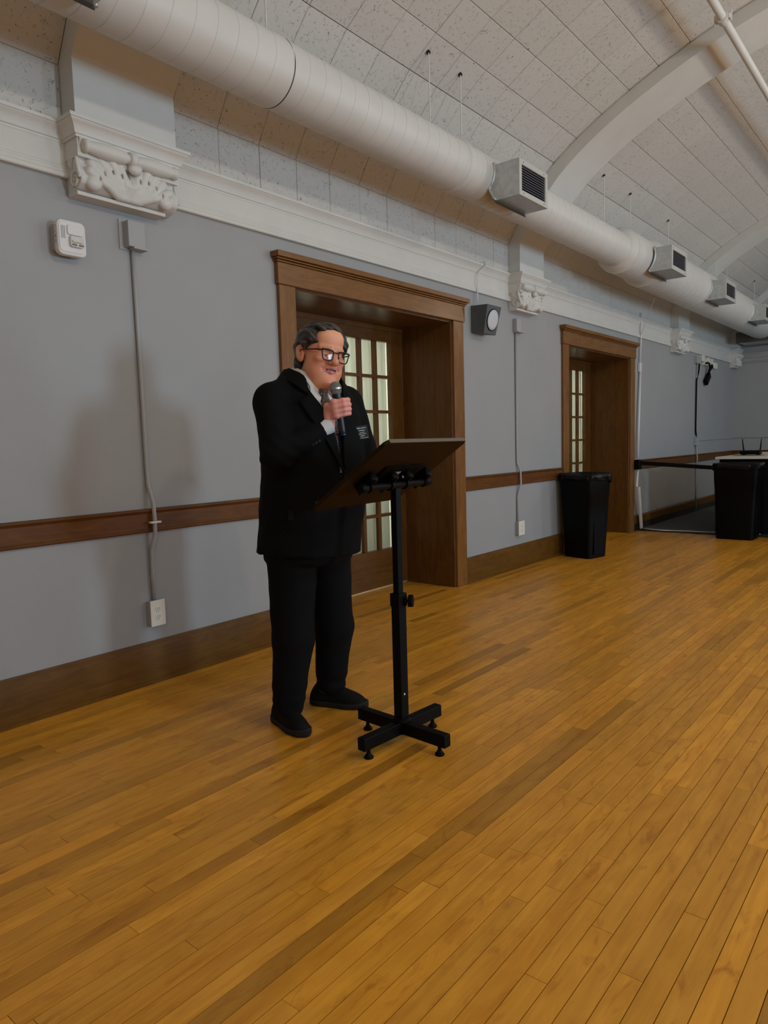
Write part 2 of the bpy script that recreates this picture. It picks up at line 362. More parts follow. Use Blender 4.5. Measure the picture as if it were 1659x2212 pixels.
def tile_geo(x0, x1, p0, p1, n):
    g = .0012; c = .003; d = p1-p0; L = np.linalg.norm(d); d /= L; pa = p0+d*g; pb = p1-d*g; x0 += g; x1 -= g
    def P(x, q, o): r = q+n*o; return (x, r[0], r[1])
    lo, hi = -.010, 0.0; dz = random.uniform(-.0015, .0015)
    v = [P(x0, pa, lo), P(x1, pa, lo), P(x1, pb, lo), P(x0, pb, lo), P(x0, pa, dz-c), P(x1, pa, dz-c), P(x1, pb, dz-c), P(x0, pb, dz-c),
         P(x0+c, pa+d*c, dz), P(x1-c, pa+d*c, dz), P(x1-c, pb-d*c, dz), P(x0+c, pb-d*c, dz)]
    f = [(8, 9, 10, 11)]+[(i, (i+1) % 4, (i+1) % 4+4, i+4) for i in range(4)]+[(4+i, 4+(i+1) % 4, 8+(i+1) % 4, 8+i) for i in range(4)]
    return v, f
bays = []
rs = sorted(RIBS)
edges = [XB]+[e for r in rs for e in r]
for i in range(0, len(edges)-1, 2): bays.append((edges[i], edges[i+1]))
for a, b in bays:
    start = b-.01 if False else a
    cols = [a]; x = 2.43 + math.floor((a-2.43)/TP)*TP
    while x < b:
        if x > a+.03 and x < b-.03: cols.append(x)
        x += TP
    cols.append(b)
    for c0, c1 in zip(cols[:-1], cols[1:]):
        tiles.append((c0, c1, np.array((3.394, 2.80)), np.array((3.394, 3.10)), np.array((-1., 0))))
        k = 0
        while (k+1)*ROW <= arcd[-1]+.05:
            s0, s1 = k*ROW, min((k+1)*ROW, arcd[-1]); p0, p1 = at_arc(s0), at_arc(s1)
            tiles.append((c0, c1, p0, p1, inward((s0+s1)/2))); k += 1
def tarea(t):
    q = Vector(((t[0]+t[1])/2, (t[2][0]+t[3][0])/2, (t[2][1]+t[3][1])/2))-C0; zz = q.dot(F)
    if zz < .3 or abs(q.dot(cr)/zz*FPX) > W/2+120 or abs(q.dot(cu)/zz*FPX) > H/2+120: return 0
    return (t[1]-t[0])/zz**2
tiles.sort(key=tarea, reverse=True); rest = MB(); rc = []
for i, t in enumerate(tiles):
    v, f = tile_geo(*t); tn = np.tile(rng.random(3), (12, 1))
    if i < 290 and tarea(t) > 0: mk('ceiling_tile', (v, f), TILEM, ceil, col=tn)
    else: rest.add(v, f); rc.append(tn)
tag(mk('ceiling_tiles', rest, TILEM, ceil, col=np.concatenate(rc)), kind='stuff')

# ------------------------------------------------------------------ cornice
def sweep(profile, path, closed=False):
    """profile (out,z) swept along plan path (x,y) with mitres; out is to the room side (right of travel)"""
    P = [np.array(p, float) for p in path]; V = []; Fc = []; n = len(profile)
    for i, p in enumerate(P):
        d0 = P[i]-P[i-1] if i else P[1]-P[0]; d1 = P[i+1]-P[i] if i < len(P)-1 else P[i]-P[i-1]
        d0 = d0/np.linalg.norm(d0); d1 = d1/np.linalg.norm(d1); n0 = np.array((d0[1], -d0[0])); n1 = np.array((d1[1], -d1[0]))
        m = n0+n1; m /= m@n0
        for o, z in profile: V.append((p[0]+m[0]*o, p[1]+m[1]*o, z))
    for i in range(len(P)-1):
        for k in range(n-1): Fc.append((i*n+k, i*n+k+1, (i+1)*n+k+1, (i+1)*n+k))
    Fc.append(tuple(range(n))); Fc.append(tuple(range((len(P)-1)*n, len(P)*n))[::-1])
    return V, Fc
path = [(XB, Y0)]
for a, b in sorted(RIBS): path += [(a, Y0), (a, Y0-RD), (b, Y0-RD), (b, Y0)]
path = path[:-1]
crown = [(0, 2.742), (.008, 2.742), (.010, 2.752), (.016, 2.755), (.019, 2.768), (.026, 2.785), (.036, 2.799), (.045, 2.806), (.047, 2.812), (.052, 2.812), (.053, 2.828), (0, 2.830)]
tag(mk('trim_7', sweep(crown, path), WHITEM, smooth='auto'), kind='structure')
frieze = [(0, 2.58), (.022, 2.58), (.026, 2.585), (.026, 2.600), (.020, 2.606), (.018, 2.622), (.014, 2.626), (.013, 2.636), (.008, 2.640), (.006, 2.745), (0, 2.745)]
tag(mk('trim_8', sweep(frieze, [(XB, Y0), (XE, Y0)]), WHITEM, smooth='auto'), kind='structure')
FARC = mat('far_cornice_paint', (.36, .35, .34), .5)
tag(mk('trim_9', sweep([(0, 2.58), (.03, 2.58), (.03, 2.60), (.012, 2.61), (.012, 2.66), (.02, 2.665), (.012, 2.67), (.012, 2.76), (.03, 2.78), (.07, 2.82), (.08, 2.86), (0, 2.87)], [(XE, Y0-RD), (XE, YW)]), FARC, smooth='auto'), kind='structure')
# chair rails and baseboards on the long wall
SEG = [(XB, 3.149), (5.28, 7.262), (9.452, XE)]
rail = [(0, .829), (.014, .829), (.020, .836), (.020, .842), (.014, .850), (.014, .930), (.020, .938), (.026, .945), (.026, .953), (.018, .957), (0, .957)]
base = [(0, 0), (.030, 0), (.030, .012), (.022, .020), (.018, .022), (.018, .200), (.014, .212), (.008, .222), (.006, .232), (0, .232)]
for i, (a, b) in enumerate(SEG):
    tag(mk('trim_%d' % (10+i), sweep(rail, [(a, Y0), (b, Y0)]), RAILW['X'], smooth='auto'), kind='structure')
    if i < 2: tag(mk('baseboard_left', sweep(base, [(a, Y0), (b, Y0)]), BASEW, smooth='auto'), kind='structure')
tag(mk('baseboard_left', sweep([(0, .10), (.02, .10), (.02, .19), (.01, .205), (0, .21)], [(9.452, Y0), (XE, Y0)]), BASEW), kind='structure')
tag(mk('trim_13', sweep([(0, .0), (.012, .0), (.012, .10), (0, .105)], [(9.452, Y0), (XE, Y0)]), RUBBER), kind='structure')
tag(mk('trim_14', sweep(rail, [(XE, Y0), (XE, YW)]), RAILW['Y'], smooth='auto'), kind='structure')
tag(mk('baseboard_far', sweep(base, [(XE, Y0), (XE, YW)]), OAK['Y'], smooth='auto'), kind='structure')

# ------------------------------------------------------------------ doors
def door(n, x0, x1, curt_label):
    t = thing('door_%d' % n, (x0, Y0, 0), kind='structure'); cw = .142; T = .028
    mk('casing', MB().box(x0-cw, x0, Y0-T, Y0-.001, 0, DH), OAK['Z'], t, bevel=.004)
    mk('casing', MB().box(x1, x1+cw+.012, Y0-T, Y0-.001, 0, DH), OAK['Z'], t, bevel=.004)
    mk('head_casing', MB().box(x0-cw-.012, x1+cw+.024, Y0-T-.008, Y0-.001, DH, 2.425), OAK['X'], t, bevel=.004)
    cap = mk('cap_moulding', MB().box(x0-cw-.022, x1+cw+.034, Y0-T-.018, Y0-.001, 2.425, 2.436).box(x0-cw-.030, x1+cw+.042, Y0-T-.028, Y0-.001, 2.439, 2.450).box(x0-cw-.040, x1+cw+.052, Y0-T-.046, Y0-.001, 2.451, 2.486), OAK['X'], t, bevel=.003)
    dy = (YL-Y0)/3
    for k in range(3):
        ya, yb = Y0+dy*k+.001, Y0+dy*(k+1)-.001
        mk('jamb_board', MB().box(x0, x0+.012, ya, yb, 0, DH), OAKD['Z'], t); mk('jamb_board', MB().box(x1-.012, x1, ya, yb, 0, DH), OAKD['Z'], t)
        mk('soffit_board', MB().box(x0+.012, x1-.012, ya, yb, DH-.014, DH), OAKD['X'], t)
    mk('door_stop', MB().box(x0, x1, YL-.014, YL-.001, DH-.05, DH-.013), OAKD['X'], t)  # strip added to block hall light leaking over the leaves
    xm = (x0+x1)/2; lw = (x1-x0)/2-.014; zt = 2.148; zb = .343; pz = (zt-zb)/6
    for side in (0, 1):
        a = x0+.013 if side == 0 else xm+.001; b = a+lw
        ya, yb = YL, YL+.045
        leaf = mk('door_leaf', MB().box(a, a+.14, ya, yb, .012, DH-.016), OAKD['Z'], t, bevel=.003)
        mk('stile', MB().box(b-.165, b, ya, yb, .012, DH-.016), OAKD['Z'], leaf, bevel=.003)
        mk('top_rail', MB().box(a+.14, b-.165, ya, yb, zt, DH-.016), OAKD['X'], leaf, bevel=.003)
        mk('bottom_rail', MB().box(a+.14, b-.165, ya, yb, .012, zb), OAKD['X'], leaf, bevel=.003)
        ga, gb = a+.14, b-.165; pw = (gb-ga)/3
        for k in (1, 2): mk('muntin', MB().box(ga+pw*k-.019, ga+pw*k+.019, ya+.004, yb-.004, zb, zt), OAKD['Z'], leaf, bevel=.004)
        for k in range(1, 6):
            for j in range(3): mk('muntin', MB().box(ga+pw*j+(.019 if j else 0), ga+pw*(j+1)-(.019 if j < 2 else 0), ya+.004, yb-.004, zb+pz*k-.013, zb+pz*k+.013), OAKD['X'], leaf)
        for k in range(6):
            for j in range(3): mk('pane', MB().box(ga+pw*j+.006, ga+pw*(j+1)-.006, ya+.020, ya+.023, zb+pz*k+.006, zb+pz*(k+1)-.006), PANE, leaf)
        mk('knob', MB().lathe([(.006, 0), (.008, .02), (.024, .03), (.027, .045), (.018, .058), (.001, .06)], ((a+.06) if side else (b-.06), ya, .98), (0, -1, 0), 14), mat('brass_knob_%d%d' % (n, side), (.35, .25, .10), .35, metal=.9), leaf, smooth=True)
        nx = 90; V = []; Fc = []; sd = random.random()*9
        for i in range(nx+1):
            u = i/nx; x = ga-.03+(gb-ga+.06)*u
            for z, am in ((zb-.05, 1.), (1.2, .9), (zt-.03, .75), (zt+.03, .5)):
                yy = yb+.03+am*(.011*math.sin(u*44+sd+.4*math.sin(z*2))+.006*math.sin(u*97+2*sd))
                V.append((x, yy, z))
        for i in range(nx):
            for k in range(3): Fc.append((i*4+k, i*4+k+1, i*4+k+5, i*4+k+4))
        c = mk('curtain', (V, Fc), CURT, smooth=True); so = c.modifiers.new('cloth', 'SOLIDIFY'); so.thickness = .001
        tag(c, curt_label[side], 'curtain')
door(1, *D1, ('pale cream curtain gathered behind the glazed door leaf directly behind the man', 'pale cream gathered curtain behind the glazed leaf seen above the lectern'))
door(2, *D2, ('pale curtain behind the hidden leaf of the farther doorway', 'pale gathered curtain behind the narrow strip of panes above the nearer trash can'))

# ------------------------------------------------------------------ implicit surfaces (for carved and organic shapes)
def snet(fn, lo, hi, h):
    lo = np.array(lo, float); hi = np.array(hi, float); n = np.ceil((hi-lo)/h).astype(int)+1
    ax = [(lo[i]+h*np.arange(n[i])).astype(np.float32) for i in range(3)]
    D = fn(ax[0][:, None, None], ax[1][None, :, None], ax[2][None, None, :]).astype(np.float32)
    D = np.broadcast_to(D, tuple(n)); I = D < 0
    c = [(i, j, k) for i in (0, 1) for j in (0, 1) for k in (0, 1)]
    sl = lambda a, q: a[q[0]:a.shape[0]-1+q[0], q[1]:a.shape[1]-1+q[1], q[2]:a.shape[2]-1+q[2]]
    cnt = sum(sl(I, q).astype(np.int8) for q in c); act = (cnt > 0) & (cnt < 8)
    ci = np.argwhere(act); idx = -np.ones(act.shape, np.int64); idx[act] = np.arange(len(ci))
    pos = np.zeros((len(ci), 3)); num = np.zeros(len(ci))
    for a in c:
        for d in range(3):
            if a[d]: continue
            b = list(a); b[d] = 1
            va = D[ci[:, 0]+a[0], ci[:, 1]+a[1], ci[:, 2]+a[2]]; vb = D[ci[:, 0]+b[0], ci[:, 1]+b[1], ci[:, 2]+b[2]]
            x = (va < 0) != (vb < 0); t = np.where(x, va/np.where(x, va-vb, 1), 0)
            p = np.array(a, float)[None].repeat(len(ci), 0); p[:, d] = t
            pos[x] += p[x]; num += x
    v = lo+h*(ci+pos/num[:, None]); F_ = []
    for d in range(3):
        e1, e2 = [(1, 2), (2, 0), (0, 1)][d]
        A = I[tuple(slice(0, -1) if i == d else slice(None) for i in range(3))]; B = I[tuple(slice(1, None) if i == d else slice(None) for i in range(3))]
        q = np.argwhere(A != B); q = q[(q[:, e1] > 0) & (q[:, e2] > 0) & (q[:, e1] < n[e1]-1) & (q[:, e2] < n[e2]-1)]
        s = A[q[:, 0], q[:, 1], q[:, 2]]
        def g(o1, o2):
            r = q.copy(); r[:, e1] -= o1; r[:, e2] -= o2; return idx[r[:, 0], r[:, 1], r[:, 2]]
        f = np.c_[g(1, 1), g(0, 1), g(0, 0), g(1, 0)]; f[~s] = f[~s][:, ::-1]; F_.append(f)
    return v, np.concatenate(F_)
def smin(a, b, k):
    h = np.clip(.5+.5*(b-a)/k, 0, 1); return b*(1-h)+a*h-k*h*(1-h)
def smax(a, b, k): return -smin(-a, -b, k)
def ell(x, y, z, c, r):
    u = (x-c[0])/r[0]; v = (y-c[1])/r[1]; w_ = (z-c[2])/r[2]; k0 = np.sqrt(u*u+v*v+w_*w_)
    k1 = np.sqrt((u/r[0])**2+(v/r[1])**2+(w_/r[2])**2); return k0*(k0-1)/np.maximum(k1, 1e-6)
def sph(x, y, z, c, r): return np.sqrt((x-c[0])**2+(y-c[1])**2+(z-c[2])**2)-r
def cap(x, y, z, a, b, ra, rb=None):
    rb = ra if rb is None else rb; a = np.array(a, float); b = np.array(b, float); d = b-a; L2 = d@d
    t = np.clip(((x-a[0])*d[0]+(y-a[1])*d[1]+(z-a[2])*d[2])/L2, 0, 1)
    return np.sqrt((x-a[0]-t*d[0])**2+(y-a[1]-t*d[1])**2+(z-a[2]-t*d[2])**2)-(ra+(rb-ra)*t)
def rbox(x, y, z, c, hb, r):
    qx = np.abs(x-c[0])-hb[0]+r; qy = np.abs(y-c[1])-hb[1]+r; qz = np.abs(z-c[2])-hb[2]+r
    return np.sqrt(np.maximum(qx, 0)**2+np.maximum(qy, 0)**2+np.maximum(qz, 0)**2)+np.minimum(np.maximum(qx, np.maximum(qy, qz)), 0)-r
def vnoise(x, y, z, f, seed=0):
    return (np.sin(f*x*1.0+1.3*np.sin(f*.7*y+seed)+seed)+np.sin(f*y*1.13+1.7*np.sin(f*.6*z+2*seed))+np.sin(f*z*.93+1.1*np.sin(f*.8*x+3*seed)))/3

# ------------------------------------------------------------------ plaster corbels under the ribs
CP = ([0, .012, .03, .05, .09, .13, .165, .19, .235], [.045, .090, .120, .130, .118, .096, .098, .120, .140])
def corbel_sdf(x, o, z):
    zz = np.clip(z, 0, .235); of = np.interp(zz.ravel(), *CP).reshape(zz.shape); ax_ = np.abs(x+.004)
    rim = np.clip((ax_-.240)/.006, 0, 1)
    d = np.maximum(np.maximum(o-(of-.001+.005*rim), -o), np.maximum(np.abs(x)-.268, np.maximum(-z, z-.232)))*.75
    L = None; dep = lambda zq, e: float(np.interp(zq, *CP))+e
    for tx, tz, r0, r1 in ((.020, .140, .016, .012), (.052, .172, .020, .025), (.105, .180, .020, .030), (.155, .165, .020, .030), (.195, .135, .018, .028), (.214, .090, .016, .026)):
        bx2 = tx*.30; mid = (.55*tx+.2*bx2, .5*tz)
        q = np.minimum(cap(ax_, o, z, (bx2, dep(.02, -.006), .018), (mid[0], dep(mid[1], .000), mid[1]), r0, r0*1.15), cap(ax_, o, z, (mid[0], dep(mid[1], .000), mid[1]), (tx, dep(tz, .004), tz), r0*1.15, r1))
        L = q if L is None else smin(L, q, .0055)
    L = np.minimum(L, ell(ax_, o, z, (.198, .120, .040), (.040, .028, .034)))
    d = smin(d, L, .004)
    for px_, pz in ((.050, .108), (.098, .112), (.142, .098), (.172, .066)): d = smax(d, -ell(ax_, o, z, (px_, dep(pz, .018), pz), (.0045, .020, .013)), .006)
    d = smax(d, -ell(ax_, o, z, (.188, .165, .052), (.010, .016, .008)), .004)
    return np.maximum(d, np.maximum(np.maximum(-o, -z), z-.232))
cv, cf = snet(lambda x, y, z: corbel_sdf(x, -y, z), (-.29, -.20, -.012), (.29, .02, .245), .0045)
def make_corbel(loc, label):
    t = thing('plaster_corbel', loc, label, 'corbel', 'plaster corbels under the ceiling ribs'); L = np.array(loc)
    mk('carved_leaf', (cv+L, cf), WHITEM, t, smooth=True)
    mk('base_plate', MB().box(loc[0]-.268, loc[0]+.215, loc[1]-.088, loc[1], loc[2]-.016, loc[2]+.003), WHITEM, t, bevel=.003)
    for s in (-1, 1):
        pr = [(.018, 0), (.030, .004), (.032, .02), (.026, .028), (.030, .05), (.036, .10), (.037, .15), (.030, .215), (.022, .232), (.026, .24), (.026, .248)]
        pr = [(r, .258-h) for r, h in pr][::-1]
        mk('roll', MB().lathe(pr, (loc[0], loc[1]-.142, loc[2]+.196), (s, 0, 0), 18), WHITEM, t, smooth=True)
        sc = MB()
        pts = []
        for k in range(26):
            a = k/25*2*math.pi*1.6; r = .044*(1-k/25*.8); pts.append((loc[0]+s*.270, loc[1]-.078-r*math.cos(a), loc[2]+.052+r*math.sin(a)))
        sc.tube(pts, [.010-.005*k/25 for k in range(26)], 6)
        pts = [(loc[0]+s*.270, loc[1]-.122, loc[2]+.06), (loc[0]+s*.270, loc[1]-.108, loc[2]+.11), (loc[0]+s*.270, loc[1]-.10, loc[2]+.15), (loc[0]+s*.268, loc[1]-.125, loc[2]+.20)]
        sc.tube(pts, [.010, .011, .010, .006], 6)
        for q in range(3): sc.tube([(loc[0]+s*.270, loc[1]-.06, loc[2]+.10), (loc[0]+s*.272, loc[1]-.05+.01*q, loc[2]+.13), (loc[0]+s*.269, loc[1]-.085+.03*q, loc[2]+.175+.008*q)], [.003, .007, .003], 6)
        mk('side_volute', sc, WHITEM, t, smooth=True)
    v, f = snet(lambda x, y, z: np.minimum(ell(x, y, z, (0, 0, 0), (.036, .024, .026)), ell(x, y, z, (.02, .004, .010), (.02, .02, .018))), (-.05, -.05, -.05), (.05, .05, .05), .005)
    mk('bud', (v+L+np.array((.012, -.145, .152)), f), WHITEM, t, smooth=True)
    mk('collar_ring', MB().lathe([(.030, -.02), (.036, -.016), (.038, 0), (.036, .016), (.030, .02)], (loc[0], loc[1]-.142, loc[2]+.196), (1, 0, 0), 18), WHITEM, t, smooth=True)
    return t
cb = make_corbel((2.085, Y0, 2.510), 'large carved white plaster corbel nearest the camera above the fire alarm')
copy_tree(cb, (6.365, Y0, 2.510), scale=(.9, 1, 1), label='carved white plaster corbel between the two doorways, above the wall speaker')
copy_tree(cb, (11.195, Y0, 2.510), scale=(.97, 1, 1), label='small carved white corbel beyond the second doorway')
copy_tree(cb, (14.57, Y0, 2.510), scale=(.55, 1, 1), label='farthest white plaster corbel in the corner of the room')

# ------------------------------------------------------------------ spiral duct
DY, DZ = 2.80, 3.166
SECT = [(-2.6, 7.30, .164), (7.32, 8.03, .222), (8.04, 14.3, .250)]
dk = thing('spiral_duct', (4.0, DY, DZ), 'long white painted spiral air duct hung along the ceiling edge', 'duct')
for i, (a, b, r) in enumerate(SECT):
    n = 48; V = []; Fc = []; xs = np.arange(a, b, .2).tolist()+[b]
    for x in xs:
        for k in range(n): V.append((x, DY+r*math.cos(2*math.pi*k/n), DZ+r*math.sin(2*math.pi*k/n)))
    for j in range(len(xs)-1):
        for k in range(n): Fc.append((j*n+k, j*n+(k+1) % n, (j+1)*n+(k+1) % n, (j+1)*n+k))
    Fc += [tuple(range(n)), tuple(range((len(xs)-1)*n, len(xs)*n))[::-1]]
    mk('duct_section', (V, Fc), DUCTM, dk, smooth='auto')
def ring(x, r, w_, h, name, m, slant=0.0):
    V = []; n = 48; pr = [(-w_, 0), (-w_*.6, h), (w_*.6, h), (w_, 0)]
    for k in range(n):
        a = 2*math.pi*k/n
        for dx, dr in pr: V.append((x+dx+slant*math.sin(a), DY+(r+dr)*math.cos(a), DZ+(r+dr)*math.sin(a)))
    Fc = [(k*4+j, k*4+j+1, ((k+1) % n)*4+j+1, ((k+1) % n)*4+j) for k in range(n) for j in range(3)]
    return mk(name, (V, Fc), m, dk, smooth='auto')
for a, b, r in SECT:
    x = a+.05; p = .115 if r < .2 else .15
    while x < min(b, 10.5):
        if x > .3: ring(x, r-.0008, .0035, .0024, 'seam', DUCTM, .018)
        x += p
for x, r, w_, h in ((2.58, .164, .05, .004), (4.28, .164, .032, .010), (9.0, .246, .03, .006)):
    ring(x, r-.001, w_, h, 'joint_collar', DUCTM)
def reducer(x, pr):
    mk('reducer', MB().lathe([(r, h) for h, r in pr], (x, DY, DZ), (1, 0, 0), 48), DUCTM, dk, smooth='auto')
reducer(7.33, [(-.095, .160), (-.090, .170), (-.050, .200), (-.014, .221), (-.012, .2265), (-.004, .2265), (-.002, .2215), (.02, .2200)])
reducer(8.05, [(-.07, .2180), (-.055, .2260), (-.020, .2490), (-.018, .2545), (-.010, .2545), (-.008, .2495), (.02, .2480)])
ring(2.632, .1635, .004, .0012, 'joint_gap', JOINT)
def hanger(x, r, split):
    zt = DZ+r; topz = float(at_arc(np.interp(DY, full[:300, 0][::-1], arcd[:300][::-1]))[1])
    rod = mk('hanger_rod', MB().tube([(x, DY, zt), (x, DY, topz+.02)], .0045, 8), WHITEM, dk)
    mk('bracket', MB().box(x-.016, x+.016, DY-.028, DY+.028, zt+.002, zt+.02), GALVD, rod, bevel=.002)
    mk('ceiling_hole', MB().lathe([(.014, -.004), (.014, .01)], (x, DY, topz-.012), (0, .5, .86), 10), BLACKV, rod)
    ring(x, r-.0005, .012, .0018, 'strap', DUCTM)
for x, r in ((2.60, .164), (4.02, .164), (4.40, .164), (6.95, .164), (7.66, .222), (8.9, .246), (11.0, .246), (11.6, .246), (13.4, .246)): hanger(x, r, 0)

def vent(x0, x1, z0, z1, yf, r, label):
    xm = (x0+x1)/2
    # body: sides end in a curve that fits the duct
    n = 9; V = []; Fc = []
    zs = [z0+(z1-z0)*k/(n-1) for k in range(n)]
    zc = DZ-.7*r; yc = DY-math.sqrt(r*r-(zc-DZ)**2)
    def back(z): return DY-math.sqrt(r*r-(z-DZ)**2) if z >= zc else yc-.05*min(1, (zc-z)/.09)
    for x in (x0, x1):
        for z in zs: V += [(x, yf, z), (x, back(z)+.004, z)]
    m = 2*n
    for s in (0, 1):
        for k in range(n-1): Fc.append((s*m+2*k, s*m+2*k+1, s*m+2*k+3, s*m+2*k+2))
    Fc += [(0, m, m+1, 1), (m-2, m-1, 2*m-1, 2*m-2)]
    t = mk('air_vent', (V, Fc), GALV, dk); t['label'] = label
    for x in (x0-.006, x1+.006):
        pts = [(x, back(z)-.004, z) for z in [z0+(z1-z0+.01)*k/14 for k in range(15)]]
        mk('flange', MB().tube(pts, .010, 6), GALV, t, smooth=True)
    yb = back(z0)
    mk('bottom_flange', MB().obox((xm-.012, yb-.006, z0-.006), (1, 0, 0), (0, .5, .866), (0, -.866, .5), (x1-x0)/2+.006, .020, .003), GALVD, t)
    fw = .036*(x1-x0)/.435
    fr = mk('frame', MB().box(x0, x1, yf-.010, yf, z1-fw, z1).box(x0, x1, yf-.010, yf, z0, z0+fw).box(x0, x0+fw, yf-.010, yf, z0+fw, z1-fw).box(x1-fw, x1, yf-.010, yf, z0+fw, z1-fw), mat('vent_frame_paint_%d' % int(x0*100), (.50, .50, .47), .45, metal=.2), t)
    for sx in (x0+.06, x1-.06):
        for sz in (z0+fw*.5, z1-fw*.5): mk('screw', MB().lathe([(.004, 0), (.003, .003)], (sx, yf-.010, sz), (0, -1, 0), 8), GALVD, t)
    mk('dark_core', MB().box(x0+fw, x1-fw, yf+.035, yf+.04, z0+fw, z1-fw), BLACKV, t)
    ns = 10; dz = (z1-z0-2*fw)/ns
    for k in range(ns):
        z = z0+fw+dz*(k+.5); mk('slat', MB().obox((xm, yf+.006, z), (1, 0, 0), (0, .85, .5), (0, -.5, .85), (x1-x0)/2-fw, .010, .0016), GRILL, t)
    vb = MB()
    for k in range(1, 26):
        x = x0+fw+(x1-x0-2*fw)*k/26; vb.box(x-.0012, x+.0012, yf+.016, yf+.026, z0+fw, z1-fw)
    tag(mk('rear_blades', vb, GRILL, t), kind='stuff')
vent(4.565, 4.995, 2.962, 3.206, 2.45, .164, 'nearest galvanised grille box on the duct, above the lectern')
vent(7.72, 8.24, 2.985, 3.225, 2.40, .240, 'second galvanised grille box along the duct from the camera')
vent(9.87, 10.40, 2.985, 3.225, 2.40, .246, 'third galvanised grille box along the duct from the camera')
vent(12.20, 12.72, 2.985, 3.225, 2.40, .246, 'grille box on the duct cut by the edge of the photo')
vent(1.13, 1.56, 2.962, 3.206, 2.45, .164, 'grille box at the top edge with only its dark flange showing')
pl = mk('plenum_box', MB().box(14.0, 14.70, 2.3, 3.18, 2.885, 3.05), GALV, dk, bevel=.004); mk('flange', MB().box(13.96, 14.0, 2.28, 3.2, 2.875, 3.06), GALVD, pl)
# sprinkler pipe
sp = thing('sprinkler_pipe', (6, 1.42, 4.18), 'white sprinkler pipe running under the ceiling in the upper corner', 'pipe')
mk('pipe', MB().tube([(2.0, 1.42, 4.18), (6, 1.42, 4.18), (14.6, 1.42, 4.18)], .0275, 20), WHITEM, sp, smooth='auto')
cx = 5.66
cl = mk('coupling', MB().tube([(cx-.035, 1.42, 4.18), (cx-.03, 1.42, 4.18), (cx+.03, 1.42, 4.18), (cx+.035, 1.42, 4.18)], [.032, .040, .040, .032], 20), WHITEM, sp, smooth='auto')
for s in (-1, 1):
    mk('coupling_ear', MB().box(cx-.028, cx+.028, 1.42+s*.038-.012, 1.42+s*.038+.016, 4.163, 4.197), WHITEM, cl, bevel=.006)
    mk('coupling_bolt', MB().tube([(cx, 1.42+s*.052, 4.145), (cx, 1.42+s*.052, 4.215)], .007, 8), WHITEM, cl)
mk('hanger_rod', MB().tube([(7.4, 1.42, 4.2), (7.4, 1.42, 4.45)], .005, 8), WHITEM, sp)

# ------------------------------------------------------------------ things on the wall
def rrect(x0, x1, z0, z1, r, n=5):
    P = []
    for cx_, cz_, a0 in ((x1-r, z1-r, 0), (x0+r, z1-r, 90), (x0+r, z0+r, 180), (x1-r, z0+r, 270)):
        for k in range(n+1):
            a = math.radians(a0+90*k/n); P.append((cx_+r*math.cos(a), cz_+r*math.sin(a)))
    return P
def slab(mb, poly, y0, y1):
    n = len(poly); return mb.add([(u, y0, v) for u, v in poly]+[(u, y1, v) for u, v in poly], [tuple(range(n)), tuple(range(2*n-1, n-1, -1))]+[(i, i+n, (i+1) % n+n, (i+1) % n) for i in range(n)])
fa = thing('fire_alarm', (1.78, Y0, 2.20), 'white wall fire alarm strobe marked FIRE in red letters', 'fire alarm')
mk('back_box', slab(MB(), rrect(1.715, 1.835, 2.225, 2.345, .01), Y0-.034, Y0-.001), CONDM, fa)
body = mk('housing', slab(MB(), rrect(1.712, 1.852, 2.203, 2.366, .026), Y0-.074, Y0-.036), WPLAST, fa, bevel=.007)
mk('face_plate', slab(MB(), rrect(1.718, 1.842, 2.216, 2.356, .022), Y0-.077, Y0-.0715), WPLAST, fa, bevel=.003)
mk('hood', slab(MB(), rrect(1.757, 1.836, 2.298, 2.344, .010), Y0-.084, Y0-.0765), WPLAST, fa, bevel=.004)
ln = mk('strobe_lens', slab(MB(), rrect(1.765, 1.832, 2.242, 2.296, .012), Y0-.090, Y0-.0765), mat('strobe_lens_plastic', (.62, .60, .58), .12, bump=.6, bs=90, coat=.8), fa, bevel=.005)
mk('flash_tube', MB().tube([(1.775, Y0-.093, 2.268), (1.822, Y0-.093, 2.268)], .005, 8), mat('flash_tube_glass', (.75, .68, .5), .2), ln)
for q in range(2):
    mk('lens_prism', MB().box(1.772+q*.034, 1.795+q*.034, Y0-.0935, Y0-.089, 2.249, 2.257), mat('lens_shadow_%d' % q, (.20, .17, .14), .3), ln)  # dark bars stand in for the shade inside the lens
for r_ in range(14):
    for c_ in range(3): mk('sounder_slot', MB().box(1.728+c_*.0075, 1.7325+c_*.0075, Y0-.0776, Y0-.0765, 2.278+r_*.0042, 2.2800+r_*.0042), RUBBER, fa)
RED = mat('red_print', (.42, .05, .06), .5); tm = MB()
for k, ch in enumerate('FIRE'): place_text(tm, ch, .023, (1.7118, Y0-.055, 2.330-.022*k), (0, -1, 0), (0, 0, 1), (-1, 0, 0))
mk('fire_lettering', tm, RED, fa)
# conduit run under the first corbel
ca = thing('wall_conduit', (2.15, Y0, .45), 'grey painted conduit from box under nearest corbel down to the outlet by the man', 'conduit')
mk('junction_box', MB().box(2.095, 2.192, Y0-.055, Y0-.001, 2.315, 2.445), CONDM, ca, bevel=.004)
mk('backing_plate', MB().box(2.072, 2.165, Y0-.006, Y0-.001, 2.305, 2.455), CONDM, ca)
mk('bottom_lip', MB().box(2.12, 2.200, Y0-.062, Y0-.001, 2.306, 2.316), CONDM, ca)
mk('conduit', MB().tube([(2.140, Y0-.012, 2.31), (2.142, Y0-.012, 2.0), (2.145, Y0-.012, 1.2), (2.146, Y0-.013, 1.09), (2.158, Y0-.034, .99), (2.160, Y0-.038, .90), (2.158, Y0-.036, .82), (2.144, Y0-.014, .73), (2.143, Y0-.012, .62), (2.143, Y0-.012, .455)], .011, 12), CONDM, ca, smooth=True)
